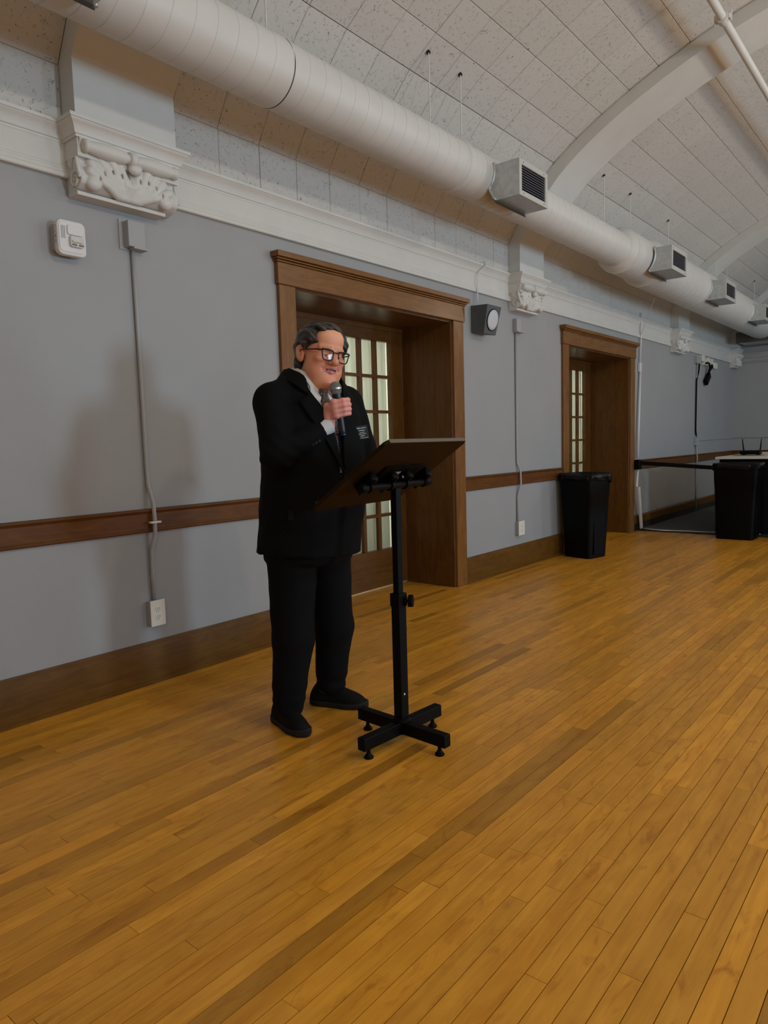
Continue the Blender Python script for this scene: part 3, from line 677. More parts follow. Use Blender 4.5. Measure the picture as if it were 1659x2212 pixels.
mk('conduit_strap', MB().box(2.128, 2.192, Y0-.052, Y0-.026, .878, .889), IVORY, ca, bevel=.003)
def outlet(x, z, label, wd_=.09):
    t = thing('wall_outlet', (x, Y0, z), label, 'outlet'); y = Y0-.042
    mk('back_box', MB().box(x-wd_*.45, x+wd_*.45, Y0-.036, Y0-.001, z-.066, z+.066), CONDM, t, bevel=.003)
    mk('cover_plate', MB().box(x-wd_/2, x+wd_/2, y, Y0-.036, z-.071, z+.071), IVORY, t, bevel=.003)
    for s in (-1, 1):
        so = mk('socket', MB().lathe([(.0165, 0), (.0165, .002), (.015, .003)], (x, y, z+s*.0215), (0, -1, 0), 18), IVORY, t)
        for dx in (-.0065, .0065): mk('slot', MB().box(x+dx-.0012, x+dx+.0012, y-.0036, y-.0028, z+s*.0215, z+s*.0215+.009), BLACKV, so)
        mk('ground_hole', MB().lathe([(.0025, 0), (.0025, .0008)], (x, y-.0029, z+s*.0215-.0065), (0, -1, 0), 8), BLACKV, so)
    mk('screw', MB().lathe([(.003, 0), (.003, .001)], (x, y, z), (0, -1, 0), 8), GALV, t)
outlet(2.145, .388, 'ivory duplex wall outlet near the baseboard, left of the man')
outlet(6.268, .398, 'ivory wall outlet low on the wall between the two doorways', .12)
cb2 = thing('wall_conduit', (6.25, Y0, .46), 'thin grey conduit between the two doorways, ending at a low outlet', 'conduit')
mk('junction_box', MB().box(6.20, 6.285, Y0-.045, Y0-.001, 2.31, 2.43), CONDM, cb2, bevel=.004)
mk('bottom_lip', MB().box(6.20, 6.335, Y0-.06, Y0-.001, 2.302, 2.311), CONDM, cb2)
mk('conduit', MB().tube([(6.235, Y0-.012, 2.30), (6.235, Y0-.012, 1.2), (6.237, Y0-.012, 1.05), (6.262, Y0-.034, .96), (6.266, Y0-.036, .84), (6.24, Y0-.014, .72), (6.238, Y0-.012, .47)], .010, 10), CONDM, cb2, smooth=True)
cb3 = thing('wall_conduit', (12.25, Y0, 0), 'far grey conduit with dark cable beyond the second doorway', 'conduit')
mk('conduit', MB().tube([(12.285, Y0-.012, 2.44), (12.27, Y0-.012, 1.24), (12.28, Y0-.036, .90), (12.31, Y0-.012, .6), (12.34, Y0-.012, .02)], .013, 8), CONDM, cb3, smooth=True)
mk('cable', MB().tube([(12.40, Y0-.02, 2.43), (12.36, Y0-.02, 2.30), (12.25, Y0-.02, 2.15), (12.24, Y0-.02, 1.5), (12.24, Y0-.02, 1.35), (12.28, Y0-.02, 1.22)], .011, 8), BLKPL, cb3, smooth=True)
mk('junction_box', MB().box(12.17, 12.40, Y0-.05, Y0-.001, 2.42, 2.535), CONDM, cb3, bevel=.004)
mk('switch_box', MB().box(12.20, 12.32, Y0-.05, Y0-.001, 1.10, 1.22), CONDM, cb3, bevel=.004)
ob = thing('outlet_cluster', (12.7, Y0, 2.45), 'row of white outlet boxes tucked under the far cornice', 'outlet')
for xa, xb, za, zb_ in ((12.45, 12.62, 2.47, 2.57), (12.60, 12.80, 2.42, 2.52), (12.82, 12.90, 2.42, 2.56), (13.0, 13.10, 2.45, 2.55), (13.12, 13.38, 2.40, 2.50)):
    mk('outlet_box', MB().box(xa, xb, Y0-.05, Y0-.001, za, zb_), IVORY, ob, bevel=.004)
ad = thing('power_adapter', (12.8, Y0-.05, 2.3), 'black power adapter with looped cord hanging from the far outlet boxes', 'adapter')
mk('cord', MB().tube([(12.60, Y0-.066, 2.44), (12.66, Y0-.075, 2.46), (12.76, Y0-.075, 2.45), (12.80, Y0-.075, 2.38), (12.79, Y0-.05, 2.28), (12.86, Y0-.05, 2.33), (12.97, Y0-.075, 2.40), (12.93, Y0-.075, 2.44), (12.84, Y0-.075, 2.38), (12.82, Y0-.05, 2.27)], .014, 8), BLKPL, ad, smooth=True)
mk('brick', MB().obox((12.78, Y0-.045, 2.20), (.8, 0, .6), (0, 1, 0), (-.6, 0, .8), .12, .03, .05), BLKPL, ad, bevel=.01)
mk('loose_end', MB().tube([(12.70, Y0-.04, 2.13), (12.72, Y0-.03, 2.09), (12.80, Y0-.03, 2.10), (12.84, Y0-.03, 2.16)], .007, 6), CONDM, ad, smooth=True)
rw = MB().tube([(12.50, Y0-.01, 1.180), (XE-.02, Y0-.01, 1.195)], .010, 8).tube([(XE-.012, Y0-.01, 1.195), (XE-.012, -1.0, 1.20)], .010, 8)
tag(mk('cable_raceway', rw, CONDM), 'thin grey raceway line around the far corner above the chair rail', 'raceway')
# wall speaker
s_ = thing('wall_speaker', (5.55, Y0, 2.22), 'dark grey wedge wall speaker with round white grille beside the first doorway', 'speaker')
sx0, sx1 = 5.445, 5.668
V = [(sx0, Y0-.002, 2.225), (sx1, Y0-.002, 2.225), (sx1, Y0-.002, 2.455), (sx0, Y0-.002, 2.455), (sx0+.01, 3.275, 2.205), (sx1-.01, 3.275, 2.205), (sx1+.012, 3.225, 2.448), (sx0-.004, 3.225, 2.448)]
mk('cabinet', (V, [(0, 1, 2, 3), (4, 7, 6, 5), (0, 4, 5, 1), (1, 5, 6, 2), (2, 6, 7, 3), (3, 7, 4, 0)]), mat('speaker_grey', (.075, .083, .088), .5, bump=.15, bs=300), s_, bevel=.003)
nv = np.array((0, -.979, -.2016)); cc = np.array((5.562, 3.2495, 2.327))
mk('rim', MB().lathe([(.095, -.003), (.095, .004), (.088, .006)], cc, nv, 32), BLKPL, s_); mk('grille', MB().lathe([(.088, 0), (.088, .006), (.06, .009), (.001, .010)], cc, nv, 32), mat('speaker_grille', (.62, .62, .64), .6, bump=.4, bs=500), s_, smooth=True)
mk('cable', MB().tube([(5.50, Y0-.04, 2.45), (5.505, Y0-.035, 2.58), (5.515, Y0-.035, 2.66), (5.53, Y0-.03, 2.745), (5.60, Y0-.065, 2.815), (5.63, Y0-.03, 2.86)], .005, 6), WPLAST, s_, smooth=True)
# white cable raceway beside the second doorway
wr = thing('white_raceway', (9.5, Y0, .03), 'white cable raceway dangling down beside the second doorway', 'raceway')
mk('cover_box', MB().box(9.60, 9.66, Y0-.035, Y0-.004, 2.13, 2.25), WPLAST, wr, bevel=.004)
mk('cable', MB().tube([(9.645, Y0-.03, 2.90), (9.64, Y0-.03, 2.60), (9.63, Y0-.02, 2.24)], .010, 8), WPLAST, wr, smooth=True)
mk('channel', MB().tube([(9.635, Y0-.022, 2.14), (9.57, Y0-.03, 1.5), (9.525, Y0-.035, .98)], .016, 8), WPLAST, wr, smooth=True)
mk('channel', MB().tube([(9.49, Y0-.05, .83), (9.42, Y0-.06, .60)], .017, 8), WPLAST, wr); mk('channel', MB().obox((9.50, Y0-.08, .315), (.93, -.1, .33), (0, 1, .1), (-.33, -.05, .94), .024, .012, .30), WPLAST, wr, bevel=.003)
mk('wire', MB().tube([(9.64, Y0-.03, 2.62), (9.40, 3.22, 2.78), (9.06, 3.0, 2.965)], .004, 6), WPLAST, wr)
for k in range(2):
    c = mk('floor_cord', MB().tube([(9.60, Y0-.09, .03), (9.60, 3.2, .022), (9.58-.03*k, 3.0, .021), (9.61+.02*k, 2.75, .021), (9.63, 2.5, .021), (9.68+.03*k, 2.2, .021), (9.70, 1.9, .021)], .006, 6), WPLAST, smooth=True)
    tag(c, ('white cord lying along the black floor strip toward the farther trash can', 'second white cord beside the first along the black floor strip')[k], 'cord')
# retractable belt
bt = thing('belt_barrier', (9.44, Y0, .85), 'black retractable belt stretched from the doorway casing to the bar table', 'barrier')
mk('cassette', MB().box(9.40, 9.50, Y0-.10, Y0-.029, .835, .965), BLKPL, bt, bevel=.012)
V = []
for k in range(13):
    u = k/12; x = 9.50+u*.22; yy = Y0-.07-u*.90; z = .918-.075*u
    V += [(x, yy, z-.026), (x, yy, z+.026), (x+.003, yy, z+.026), (x+.003, yy, z-.026)]
mk('belt', (V, [(4*i+a, 4*i+(a+1) % 4, 4*i+4+(a+1) % 4, 4*i+4+a) for i in range(12) for a in range(4)]), BLKPL, bt)
mk('belt_clip', MB().box(9.69, 9.72, 2.40, 2.47, .81, .875), BLKPL, bt, bevel=.006)

# ------------------------------------------------------------------ bins, table
def bin_(cx_, cy_, rot, bx, by, tx, ty, hgt, label, z0=0.0):
    t = thing('trash_can', (cx_, cy_, z0), label, 'trash can'); c_, s__ = math.cos(rot), math.sin(rot)
    def P(u, v, z): return (cx_+u*c_-v*s__, cy_+u*s__+v*c_, z0+z)
    def ringp(a, b, z, r):
        return [P(u, v, z) for u, v in rrect(-a/2, a/2, -b/2, b/2, r, 4)]
    V = []; Fc = []; lv = [(0, .94), (.01, 1), (.5, 1), (.72, 1), (.725, 1.012), (.93, 1.01), (.935, 1.05), (1, 1.06), (1.0, 1.0), (.9, .96)]
    n = len(ringp(1, 1, 0, .1))
    for u, k in lv:
        a = (bx+(tx-bx)*u)*k; b = (by+(ty-by)*u)*k; V += ringp(a, b, u*hgt, .04)
    for i in range(len(lv)-1):
        for k in range(n): Fc.append((i*n+k, i*n+(k+1) % n, (i+1)*n+(k+1) % n, (i+1)*n+k))
    Fc.append(tuple(range(n-1, -1, -1)))
    mk('body', (V, Fc), BLKPL, t, smooth='auto')
    for s in (-1, 1):
        a = .5*(bx+(tx-bx)*.4)
        mk('side_rib', MB().obox(P(0, s*(.5*(by+(ty-by)*.35)+.001), hgt*.35), (c_, s__, 0), (-s__, c_, 0), (0, 0, 1), a*.55, .006, hgt*.3), BLKPL, t, bevel=.004)
    V = []; Fc = []; m = 72; random.seed(int(cx_*100))
    ph = [random.random()*6 for _ in range(4)]
    for i in range(m):
        a = 2*math.pi*i/m; q = [abs(math.cos(a))**.35*np.sign(math.cos(a)), abs(math.sin(a))**.35*np.sign(math.sin(a))]
        fl_ = .006*math.sin(13*a+ph[0])+.006*math.sin(29*a+ph[1])
        drop = .050+.010*math.sin(5*a+ph[2])+.007*math.sin(13*a+ph[3])+.045*math.exp(-((a-5.4)/.35)**2)
        for dz, k, w_ in ((-.06, .93, .2), (.006, 1.02, .3), (.014, 1.06, .4), (-.02, 1.10, .6), (-drop*.6, 1.085, 1), (-drop, 1.075, 1.2)):
            V.append(P(q[0]*tx/2*k+fl_*w_*q[0], q[1]*ty/2*k+fl_*w_*q[1], hgt+dz+.3*fl_*w_))
    for i in range(m):
        j = (i+1) % m
        for k in range(5): Fc.append((i*6+k, j*6+k, j*6+k+1, i*6+k+1))
    b = mk('liner', (V, Fc), BAGM, t, smooth=True); so = b.modifiers.new('film', 'SOLIDIFY'); so.thickness = .0015
    return t
bin_(7.225, 3.115, math.radians(-14), .30, .335, .37, .41, .885, 'tall black trash can with glossy liner standing before the second doorway')
bin_(9.375, 2.09, 0, .335, .42, .36, .49, .905, 'black trash can at the end of the white-topped bar table')
tb = thing('bar_table', (10.2, 1.0, .01), 'bar table with pale top and black skirt behind the farther trash can', 'table')
mk('table_top', MB().box(9.72, 12.2, -.8, 2.445, .952, .982), mat('pale_table_top', (.66, .60, .52), .35), tb, bevel=.004)  # far end lengthened to shade the low wall behind
V = []; Fc = []; per = [(9.76, 2.40-.02*k) for k in range(0)]
pathp = []
for k in range(160): pathp.append((9.765+.008*math.sin(k*.9), 2.40-3.15*k/159))
for k in range(60): pathp.append((9.765+2.39*k/59, -.75+.008*math.sin(k*.9)))
for k in range(160): pathp.append((12.155+.008*math.sin(k*.9), -.75+3.15*k/159))
for k in range(60): pathp.append((12.155-2.39*k/59, 2.40+.008*math.sin(k*.9)))
for x, yy in pathp: V += [(x, yy, .012), (x, yy, .951)]
n = len(pathp); Fc = [(2*i, 2*i+1, 2*((i+1) % n)+1, 2*((i+1) % n)) for i in range(n)]
mk('skirt', (V, Fc), mat('black_table_skirt', (.004, .004, .0045), .9, spec=.1), tb, smooth=True)
ro = thing('wifi_router', (10.3, 2.14, .983), 'black router with two upright antennas on the bar table', 'router')
mk('pad', MB().box(10.12, 10.40, 2.00, 2.33, .983, .989), mat('router_pad', (.12, .12, .12), .7), ro)
mk('case', MB().box(10.22, 10.36, 2.03, 2.27, .996, 1.045), BLKPL, ro, bevel=.008)
for yy, dx in ((2.255, .012), (2.045, -.006)): mk('antenna', MB().tube([(10.34, yy-dx, 1.03), (10.345, yy, 1.10), (10.35, yy+dx, 1.20)], [.010, .009, .005], 8), BLKPL, ro)
for yy in (2.06, 2.23): mk('foot', MB().box(10.25, 10.33, yy-.02, yy+.02, .989, .997), BLKPL, ro)

# ------------------------------------------------------------------ lectern
LX, LY = 2.294, 1.809
lc = thing('lectern', (LX, LY, 0), 'black metal lectern stand with tilted dark wooden board before the man', 'lectern')
def rot2(a): return (np.array((math.cos(a), math.sin(a), 0)), np.array((-math.sin(a), math.cos(a), 0)))
bx_, by_ = rot2(math.radians(-4)); Z = np.array((0, 0, 1.)); LO = np.array((LX, LY, 0.))
arm_z = .068
for d, e in ((bx_, by_), (by_, -bx_)):
    for s in (-1, 1):
        mk('base_arm', MB().obox(LO+d*s*.135+Z*arm_z, d, e, Z, .112, .020, .026), BLK, lc, bevel=.003)
        ft = mk('levelling_foot', MB().lathe([(.020, 0), (.020, .006), (.012, .014), (.010, .02), (.008, .022), (.008, .044)], LO+d*s*.205, (0, 0, 1), 16), BLK, lc)
mk('base_hub', MB().obox(LO+Z*arm_z, bx_, by_, Z, .024, .024, .026), BLK, lc)
mk('base_collar', MB().lathe([(.040, .094), (.040, .100), (.034, .104), (.034, .112)], LO, (0, 0, 1), 20), BLK, lc)
mk('lower_post', MB().obox(LO+Z*.368, bx_, by_, Z, .023, .023, .274), BLK, lc, bevel=.004)
mk('upper_post', MB().obox(LO+Z*.865, bx_, by_, Z, .0155, .0155, .235), BLK, lc, bevel=.003)
mk('clamp', MB().obox(LO+Z*.618, bx_, by_, Z, .026, .026, .028), BLK, lc, bevel=.003)
kd = np.array((.45, -.9, 0)); kd /= np.linalg.norm(kd); kp = [(.028 if k % 2 else .020, k*math.pi/7) for k in range(14)]
ke = np.array((-kd[1], kd[0], 0))
mk('knob', MB().prism([(r*math.cos(a), r*math.sin(a)) for r, a in kp], LO+kd*.052+Z*.612, ke, Z, kd, .011).tube([LO+kd*.02+Z*.612, LO+kd*.05+Z*.612], .007, 8), BLKPL, lc, bevel=.003)
mk('screw', MB().lathe([(.005, 0), (.005, .002), (.001, .003)], LO+np.array((-.006, -.023, .215)), (-.06, -1, 0), 10), mat('bright_screw', (.6, .6, .6), .3, metal=.8), lc)
ux, uy = rot2(math.radians(4)); ti = math.radians(35); vd = uy*math.cos(ti)-Z*math.sin(ti); nn = uy*math.sin(ti)+Z*math.cos(ti)
BC = np.array((2.286, 1.819, 1.1476)); hw, hd, ch = .299, .228, .016
poly = [(-hw+ch, -hd), (hw-ch, -hd), (hw, -hd+ch), (hw, hd-ch), (hw-ch, hd), (-hw+ch, hd), (-hw, hd-ch), (-hw, -hd+ch)]
bd = mk('board', MB().prism(poly, BC+nn*.0, ux, vd, nn, .008), wood('dark_board_wood', (.022, .0095, .002), (.015, .0065, .0014), 'X', .6, .0, spec=.1), lc, bevel=.003)
mk('board_edge_band', MB().prism([(-hw+ch, -hd-.002), (hw-ch, -hd-.002), (hw-ch, -hd+.001), (-hw+ch, -hd+.001)], BC, ux, vd, nn, .0078), mat('edge_band', (.11, .085, .065), .45), bd)
mk('book_ledge', MB().obox(BC+vd*(hd-.006)+nn*.018, ux, vd, nn, hw-.03, .006, .012), BLK, bd)
BR = BC-nn*.052+vd*.008
br = mk('cross_bar', MB().tube([BR-ux*.235, BR+ux*.235], .015, 16), BLK, lc, smooth='auto')
for s in (-1, 1):
    mk('end_cap', MB().lathe([(.018, 0), (.020, .004), (.020, .03), (.016, .036)], BR+ux*s*.215, ux*s, 18), BLKPL, br, smooth='auto')
for u in (-.20, -.055, .055, .20):
    mk('bar_bracket', MB().obox(BR+ux*u+nn*.024, ux, vd, nn, .005, .050, .026).lathe([(.022, -.004), (.022, .004)], BR+ux*u, ux, 18), BLK, br)
    mk('hinge_disc', MB().lathe([(.022, 0), (.022, .014), (.015, .018)], BR+ux*(u+.004)+nn*.020-vd*.032, -vd+nn*.1, 16), BLKPL, br, smooth='auto')
mk('mount_plate', MB().obox(BC-nn*.012, ux, vd, nn, .13, .07, .004), BLK, lc); mk('tilt_bolt', MB().lathe([(.006, 0), (.006, .004)], BR+ux*.03+nn*.02-vd*.024, -vd, 8), GALV, br)
mk('plate_label', MB().obox(BC-nn*.0165+ux*-.01-vd*.02, ux, vd, nn, .022, .014, .0005), mat('silver_sticker', (.4, .4, .4), .4), lc)

# ------------------------------------------------------------------ the man
PO = (2.27, 2.36, 0.0)
def lerp_rings(z, R):
    R = np.array(R); zz = np.broadcast_to(z, z.shape); f = lambda k: np.interp(zz.ravel(), R[:, 0], R[:, k]).reshape(zz.shape)
    return f(1), f(2), f(3), f(4)
TOR = [(.70, .005, -.045, .228, .208), (.80, .008, -.05, .226, .206), (.90, .010, -.06, .222, .203), (1.0, .015, -.075, .228, .208), (1.15, .018, -.088, .228, .198), (1.30, .018, -.092, .235, .176),
       (1.40, .015, -.092, .232, .156), (1.48, .012, -.092, .205, .130), (1.54, .010, -.092, .150, .105), (1.60, .008, -.095, .088, .086), (1.66, .008, -.10, .08, .08)]
def torso(x, y, z, grow=0.0):
    cx_, cy_, a, b = lerp_rings(z, TOR); a = a+grow; b = b+grow
    u = (x-cx_)/a; v = (y-cy_)/b; k = (np.abs(u)**2.3+np.abs(v)**2.3)**(1/2.3)
    return (k-1)*np.minimum(a, b)
RS, RE, RW = (-.205, -.075, 1.455), (-.262, -.160, 1.235), (-.062, -.262, 1.352)      # right shoulder, elbow, wrist
LS, LE, LW = (.240, -.100, 1.452), (.285, -.175, 1.185), (.175, -.365, 1.110)        # left
HC = np.array((.012, -.160, 1.658)); HS = 1.07
def hrot():
    a = math.radians(-15); r = math.radians(8); p_ = math.radians(6)
    Rz = np.array([[math.cos(a), -math.sin(a), 0], [math.sin(a), math.cos(a), 0], [0, 0, 1]])
    Ry = np.array([[math.cos(r), 0, math.sin(r)], [0, 1, 0], [-math.sin(r), 0, math.cos(r)]])
    Rx = np.array([[1, 0, 0], [0, math.cos(p_), -math.sin(p_)], [0, math.sin(p_), math.cos(p_)]])
    return Rz@Ry@Rx
HR = hrot()
def hworld(v): return (np.asarray(v)*HS)@HR.T+HC+np.array(PO)
def head_sdf(x, y, z):
    ax_ = np.abs(x); m = lambda c: c
    d = ell(x, y, z, (0, .014, .045), (.079, .099, .087))
    d = smin(d, ell(x, y, z, (0, -.030, -.020), (.071, .072, .100)), .03)
    d = smin(d, ell(ax_, y, z, (.036, -.040, -.062), (.040, .050, .052)), .025)      # cheeks and jowls
    d = smin(d, ell(x, y, z, (0, -.048, -.098), (.046, .050, .034)), .025)           # jaw
    d = smin(d, ell(x, y, z, (0, -.085, -.108), (.023, .019, .018)), .020)           # chin
    d = smin(d, ell(x, y, z, (0, -.030, -.122), (.056, .058, .036)), .025)           # fold under the chin
    d = smin(d, ell(x, y, z, (0, -.066, .070), (.054, .034, .040)), .03)             # forehead
    d = smin(d, cap(ax_, y, z, (.012, -.097, .026), (.050, -.080, .028), .009, .008), .014)   # brow
    d = smin(d, ell(ax_, y, z, (.046, -.078, -.016), (.022, .018, .016)), .018)      # cheekbone
    d = smax(d, -ell(ax_, y, z, (.031, -.108, .004), (.019, .017, .012)), .012)      # socket
    d = smin(d, ell(ax_, y, z, (.031, -.0835, .003), (.0155, .0125, .0105)), .004)   # closed part of the lids
    d = smax(d, -ell(ax_, y, z, (.031, -.098, -.0005), (.0115, .006, .0023)), .002)   # lid opening
    d = smin(d, cap(x, y, z, (0, -.096, .018), (0, -.121, -.022), .0080, .0130), .010)   # nose
    d = smin(d, sph(x, y, z, (0, -.121, -.023), .0150), .008)
    d = smin(d, ell(ax_, y, z, (.0150, -.108, -.027), (.0105, .012, .0095)), .006)
    d = smax(d, -ell(ax_, y, z, (.0075, -.114, -.036), (.0045, .006, .004)), .003)   # nostril
    d = smin(d, cap(ax_, y, z, (.0, -.0985, -.042), (.024, -.088, -.047), .010, .008), .012)   # muzzle
    d = smin(d, cap(ax_, y, z, (.0, -.1045, -.0475), (.0265, -.0915, -.0515), .0048, .0030), .005)   # upper lip
    d = smin(d, cap(ax_, y, z, (.0, -.1015, -.0640), (.023, -.0920, -.0575), .0062, .0035), .006)   # lower lip
    d = smax(d, -ell(x, y, z, (0, -.104, -.0550), (.0225, .013, .0022)), .002)        # parted lips
    d = smax(d, -cap(ax_, y, z, (.021, -.104, -.028), (.036, -.092, -.054), .0025, .003), .010)   # cheek crease
    e = ell(ax_-.25*(y-.016), y-.25*(z), z, (.0860, .018, .000), (.0085, .0225, .036)); e = smax(e, -ell(ax_-.25*(y-.016), y-.25*z, z, (.0935, .013, .003), (.0070, .012, .022)), .004)
    e = smin(e, ell(ax_, y, z, (.081, .010, -.024), (.008, .010, .011)), .006)
    e = smin(e, ell(ax_, y, z, (.083, .004, .0), (.004, .004, .008)), .004)
    d = smin(d, e, .006)
    d = smin(d, cap(x, y, z, (0, .022, -.075), (-.004, .052, -.22), .060, .068), .030)   # neck
    return d
hv, hf = snet(head_sdf, (-.115, -.150, -.23), (.115, .14, .15), .0023)
def hcol(v):
    n = len(v); c = np.tile(np.array((.72, .30, .168)), (n, 1)); x, y, z = v.T; ax_ = np.abs(x)
    def mixc(w_, col): 
        w_ = np.clip(w_, 0, 1)[:, None]; c[:] = c*(1-w_)+np.array(col)*w_
    g = lambda cx_, cy_, cz_, s: np.exp(-(((ax_-cx_)**2+(y-cy_)**2+(z-cz_)**2)/s**2))
    mixc(.35*np.clip((z-.03)/.05, 0, 1), (.95, .52, .33))
    mixc(.6*g(.045, -.08, -.03, .03)+.5*g(0, -.12, -.025, .018)+.4*g(0, -.09, -.11, .03), (.70, .225, .155))
    lip = ((np.abs(z+.0555) < .0110) & (ax_ < .027) & (y < -.088)); c[lip] = (.60, .22, .19)
    inn = ((np.abs(z+.0550) < .0040) & (ax_ < .024) & (y < -.080) & (y > -.1005)); c[inn] = (.05, .018, .016)
    brow = ((np.abs(z-.029-.10*(.03-np.abs(ax_-.03))) < .0042) & (ax_ > .012) & (ax_ < .052) & (y < -.07)); c[brow] = (.58, .27, .165)
    return c
body_v = [hworld(hv)]; body_f = [hf]; body_c = [hcol(hv)]; nb = len(hv)
# hands
Mu = np.array((-.155, 0.03, .987)); Mu /= np.linalg.norm(Mu); MB0 = np.array((2.262, 2.064, 1.313)); MH = MB0+Mu*.215
ea = np.array((-.94, .10, 0)); ea -= Mu*(ea@Mu); ea /= np.linalg.norm(ea); eb = np.cross(ea, Mu); eb = eb if eb[1] < 0 else -eb
def grip(a, b, t): return MB0+ea*a+eb*b+Mu*t
segs = []
for t, k in ((.146, 1.0), (.126, 1.05), (.106, 1.0), (.088, .9)):
    ch_ = [grip(.040, .028, t-.004), grip(.012*k+.002, .049*k, t), grip(-.024, .040*k, t-.002), grip(-.031, .006, t-.003)]
    segs.append((ch_, (.0118*k, .0108*k, .0100*k, .0090*k)))
th = ([grip(.036, -.030, .075), grip(.012, -.042, .105), grip(-.016, -.033, .130), grip(-.024, -.014, .145)], (.0155, .0135, .0115, .0100))
wr_ = np.array(PO)+np.array(RW)
def rhand(x, y, z):
    d = None
    for ch_, rr in segs:
        f_ = None
        for i in range(3):
            q = cap(x, y, z, ch_[i], ch_[i+1], rr[i], rr[i+1]); f_ = q if f_ is None else smin(f_, q, .004)
        d = f_ if d is None else smin(d, f_, .0065)
    p = cap(x, y, z, grip(.043, .022, .144), grip(.041, .020, .088), .0150, .0145)
    p = smin(p, cap(x, y, z, grip(.043, -.022, .128), grip(.042, -.026, .085), .0175, .0180), .02)
    p = smin(p, cap(x, y, z, grip(.042, .0, .120), grip(.042, -.02, .09), .018, .019), .02)
    p = smin(p, cap(x, y, z, grip(.042, -.020, .085), wr_, .024, .027), .022)
    p = smin(p, cap(x, y, z, wr_, np.array(PO)+np.array(RE)*.35+np.array(RW)*.65, .028, .034), .01)
    d = smin(d, p, .010)
    f_ = None
    for i in range(3):
        q = cap(x, y, z, th[0][i], th[0][i+1], th[1][i], th[1][i+1]); f_ = q if f_ is None else smin(f_, q, .005)
    return smin(d, f_, .008)
gv, gf = snet(rhand, wr_-np.array((.10, .13, .07)), wr_+np.array((.14, .12, .16)), .0022)
c = np.tile(np.array((.74, .33, .25)), (len(gv), 1)); tt = (gv-MB0)@eb; kn = np.clip((tt-.01)/.03, 0, 1)[:, None]*.5; c = c*(1-kn)+np.array((.74, .27, .22))*kn
body_v.append(gv); body_f.append(gf+nb); body_c.append(c); nb += len(gv)
LWw = np.array(PO)+np.array(LW)
def lhand(x, y, z):
    c0 = LWw; f = vd*-1.0; f = np.array((-.35, -.85, .45)); f /= np.linalg.norm(f); s = np.cross(f, nn); s /= np.linalg.norm(s)
    d = cap(x, y, z, c0-f*.06, c0, .030, .026)
    d = smin(d, cap(x, y, z, c0+f*.02-s*.012, c0+f*.07-s*.02, .020, .015), .015); d = smin(d, cap(x, y, z, c0+f*.02+s*.012, c0+f*.07+s*.02, .020, .015), .015)
    for k in range(4):
        o = (k-1.5)*.019; p0 = c0+f*.075+s*o; p1 = p0+f*(.030+.004*(k in (1, 2)))-nn*.004; p2 = p1+f*.028-nn*.010
        d = smin(d, np.minimum(cap(x, y, z, p0, p1, .0095, .0085), cap(x, y, z, p1, p2, .0085, .0075)), .005)
    d = smin(d, cap(x, y, z, c0+f*.02+s*.028, c0+f*.065+s*.055, .013, .010), .01)
    return d
lv_, lf_ = snet(lhand, LWw-np.array((.13, .20, .10)), LWw+np.array((.10, .10, .13)), .0035)
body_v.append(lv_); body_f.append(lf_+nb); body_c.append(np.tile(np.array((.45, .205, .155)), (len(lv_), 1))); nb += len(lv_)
# the rest of the body, under the clothes
def under(x, y, z):
    d = torso(x, y, z, -.03); d = smax(d, z-1.56, .03); d = smax(d, .82-z, .03)
    d = smin(d, cap(x, y, z, (.008, -.10, 1.46), (.008, -.115, 1.57), .066, .066), .04)
    for s, e, w_ in ((RS, RE, RW), (LS, LE, LW)):
        d = smin(d, cap(x, y, z, s, e, .055, .045), .03); d = smin(d, cap(x, y, z, e, w_, .045, .028), .02)
    for hx, kx, fx in ((-.085, -.105, -.135), (.105, .155, .145)):
        d = smin(d, cap(x, y, z, (hx, -.045, .84), (kx, -.048, .48), .085, .055), .03); d = smin(d, cap(x, y, z, (kx, -.048, .48), (fx, .01, .09), .052, .040), .02)
    return d
uv_, uf_ = snet(under, (-.36, -.42, .05), (.42, .20, 1.60), .012)
body_v.append(uv_+np.array(PO)); body_f.append(uf_+nb); uc = np.tile(np.array((.42, .20, .13)), (len(uv_), 1)); uc[uv_[:, 2] < .35] = (.004, .004, .004); body_c.append(uc)
man = thing('person', PO)                                   # replaced below by the body mesh itself
bpy.data.objects.remove(man)
SKIN = tonemat('skin', .48, bump=.12, bs=260, sss=.12, spec=.45)
me_v = np.concatenate(body_v)-np.array(PO); man = mk('person', (me_v, np.concatenate(body_f)), SKIN, smooth=True, col=np.concatenate(body_c))
man.location = PO; WL[man.name] = Vector(PO)
tag(man, 'man in dark suit and glasses speaking into a microphone behind the lectern', 'person')
# eyes and teeth
for s in (-1, 1):
    v, f = snet(lambda x, y, z: ell(x, y, z, (s*.031, -.0835, .0015), (.0125, .0115, .0098)), (s*.031-.018, -.10, -.012), (s*.031+.018, -.066, .016), .0016)
    r = np.hypot(v[:, 0]-s*.031-.002, v[:, 2]-.0010); c = np.tile(np.array((.55, .50, .46)), (len(v), 1)); c[r < .0058] = (.10, .12, .13); c[r < .0028] = (.01, .01, .01)
    mk('eye', (hworld(v), f), tonemat('eye_surface', .15), man, smooth=True, col=c)
mk('teeth', (hworld(np.array(MB().box(-.013, .013, -.0955, -.090, -.0548, -.0530).v)), MB().box(0, 1, 0, 1, 0, 1).f), mat('tooth_enamel', (.55, .50, .43), .3), man)
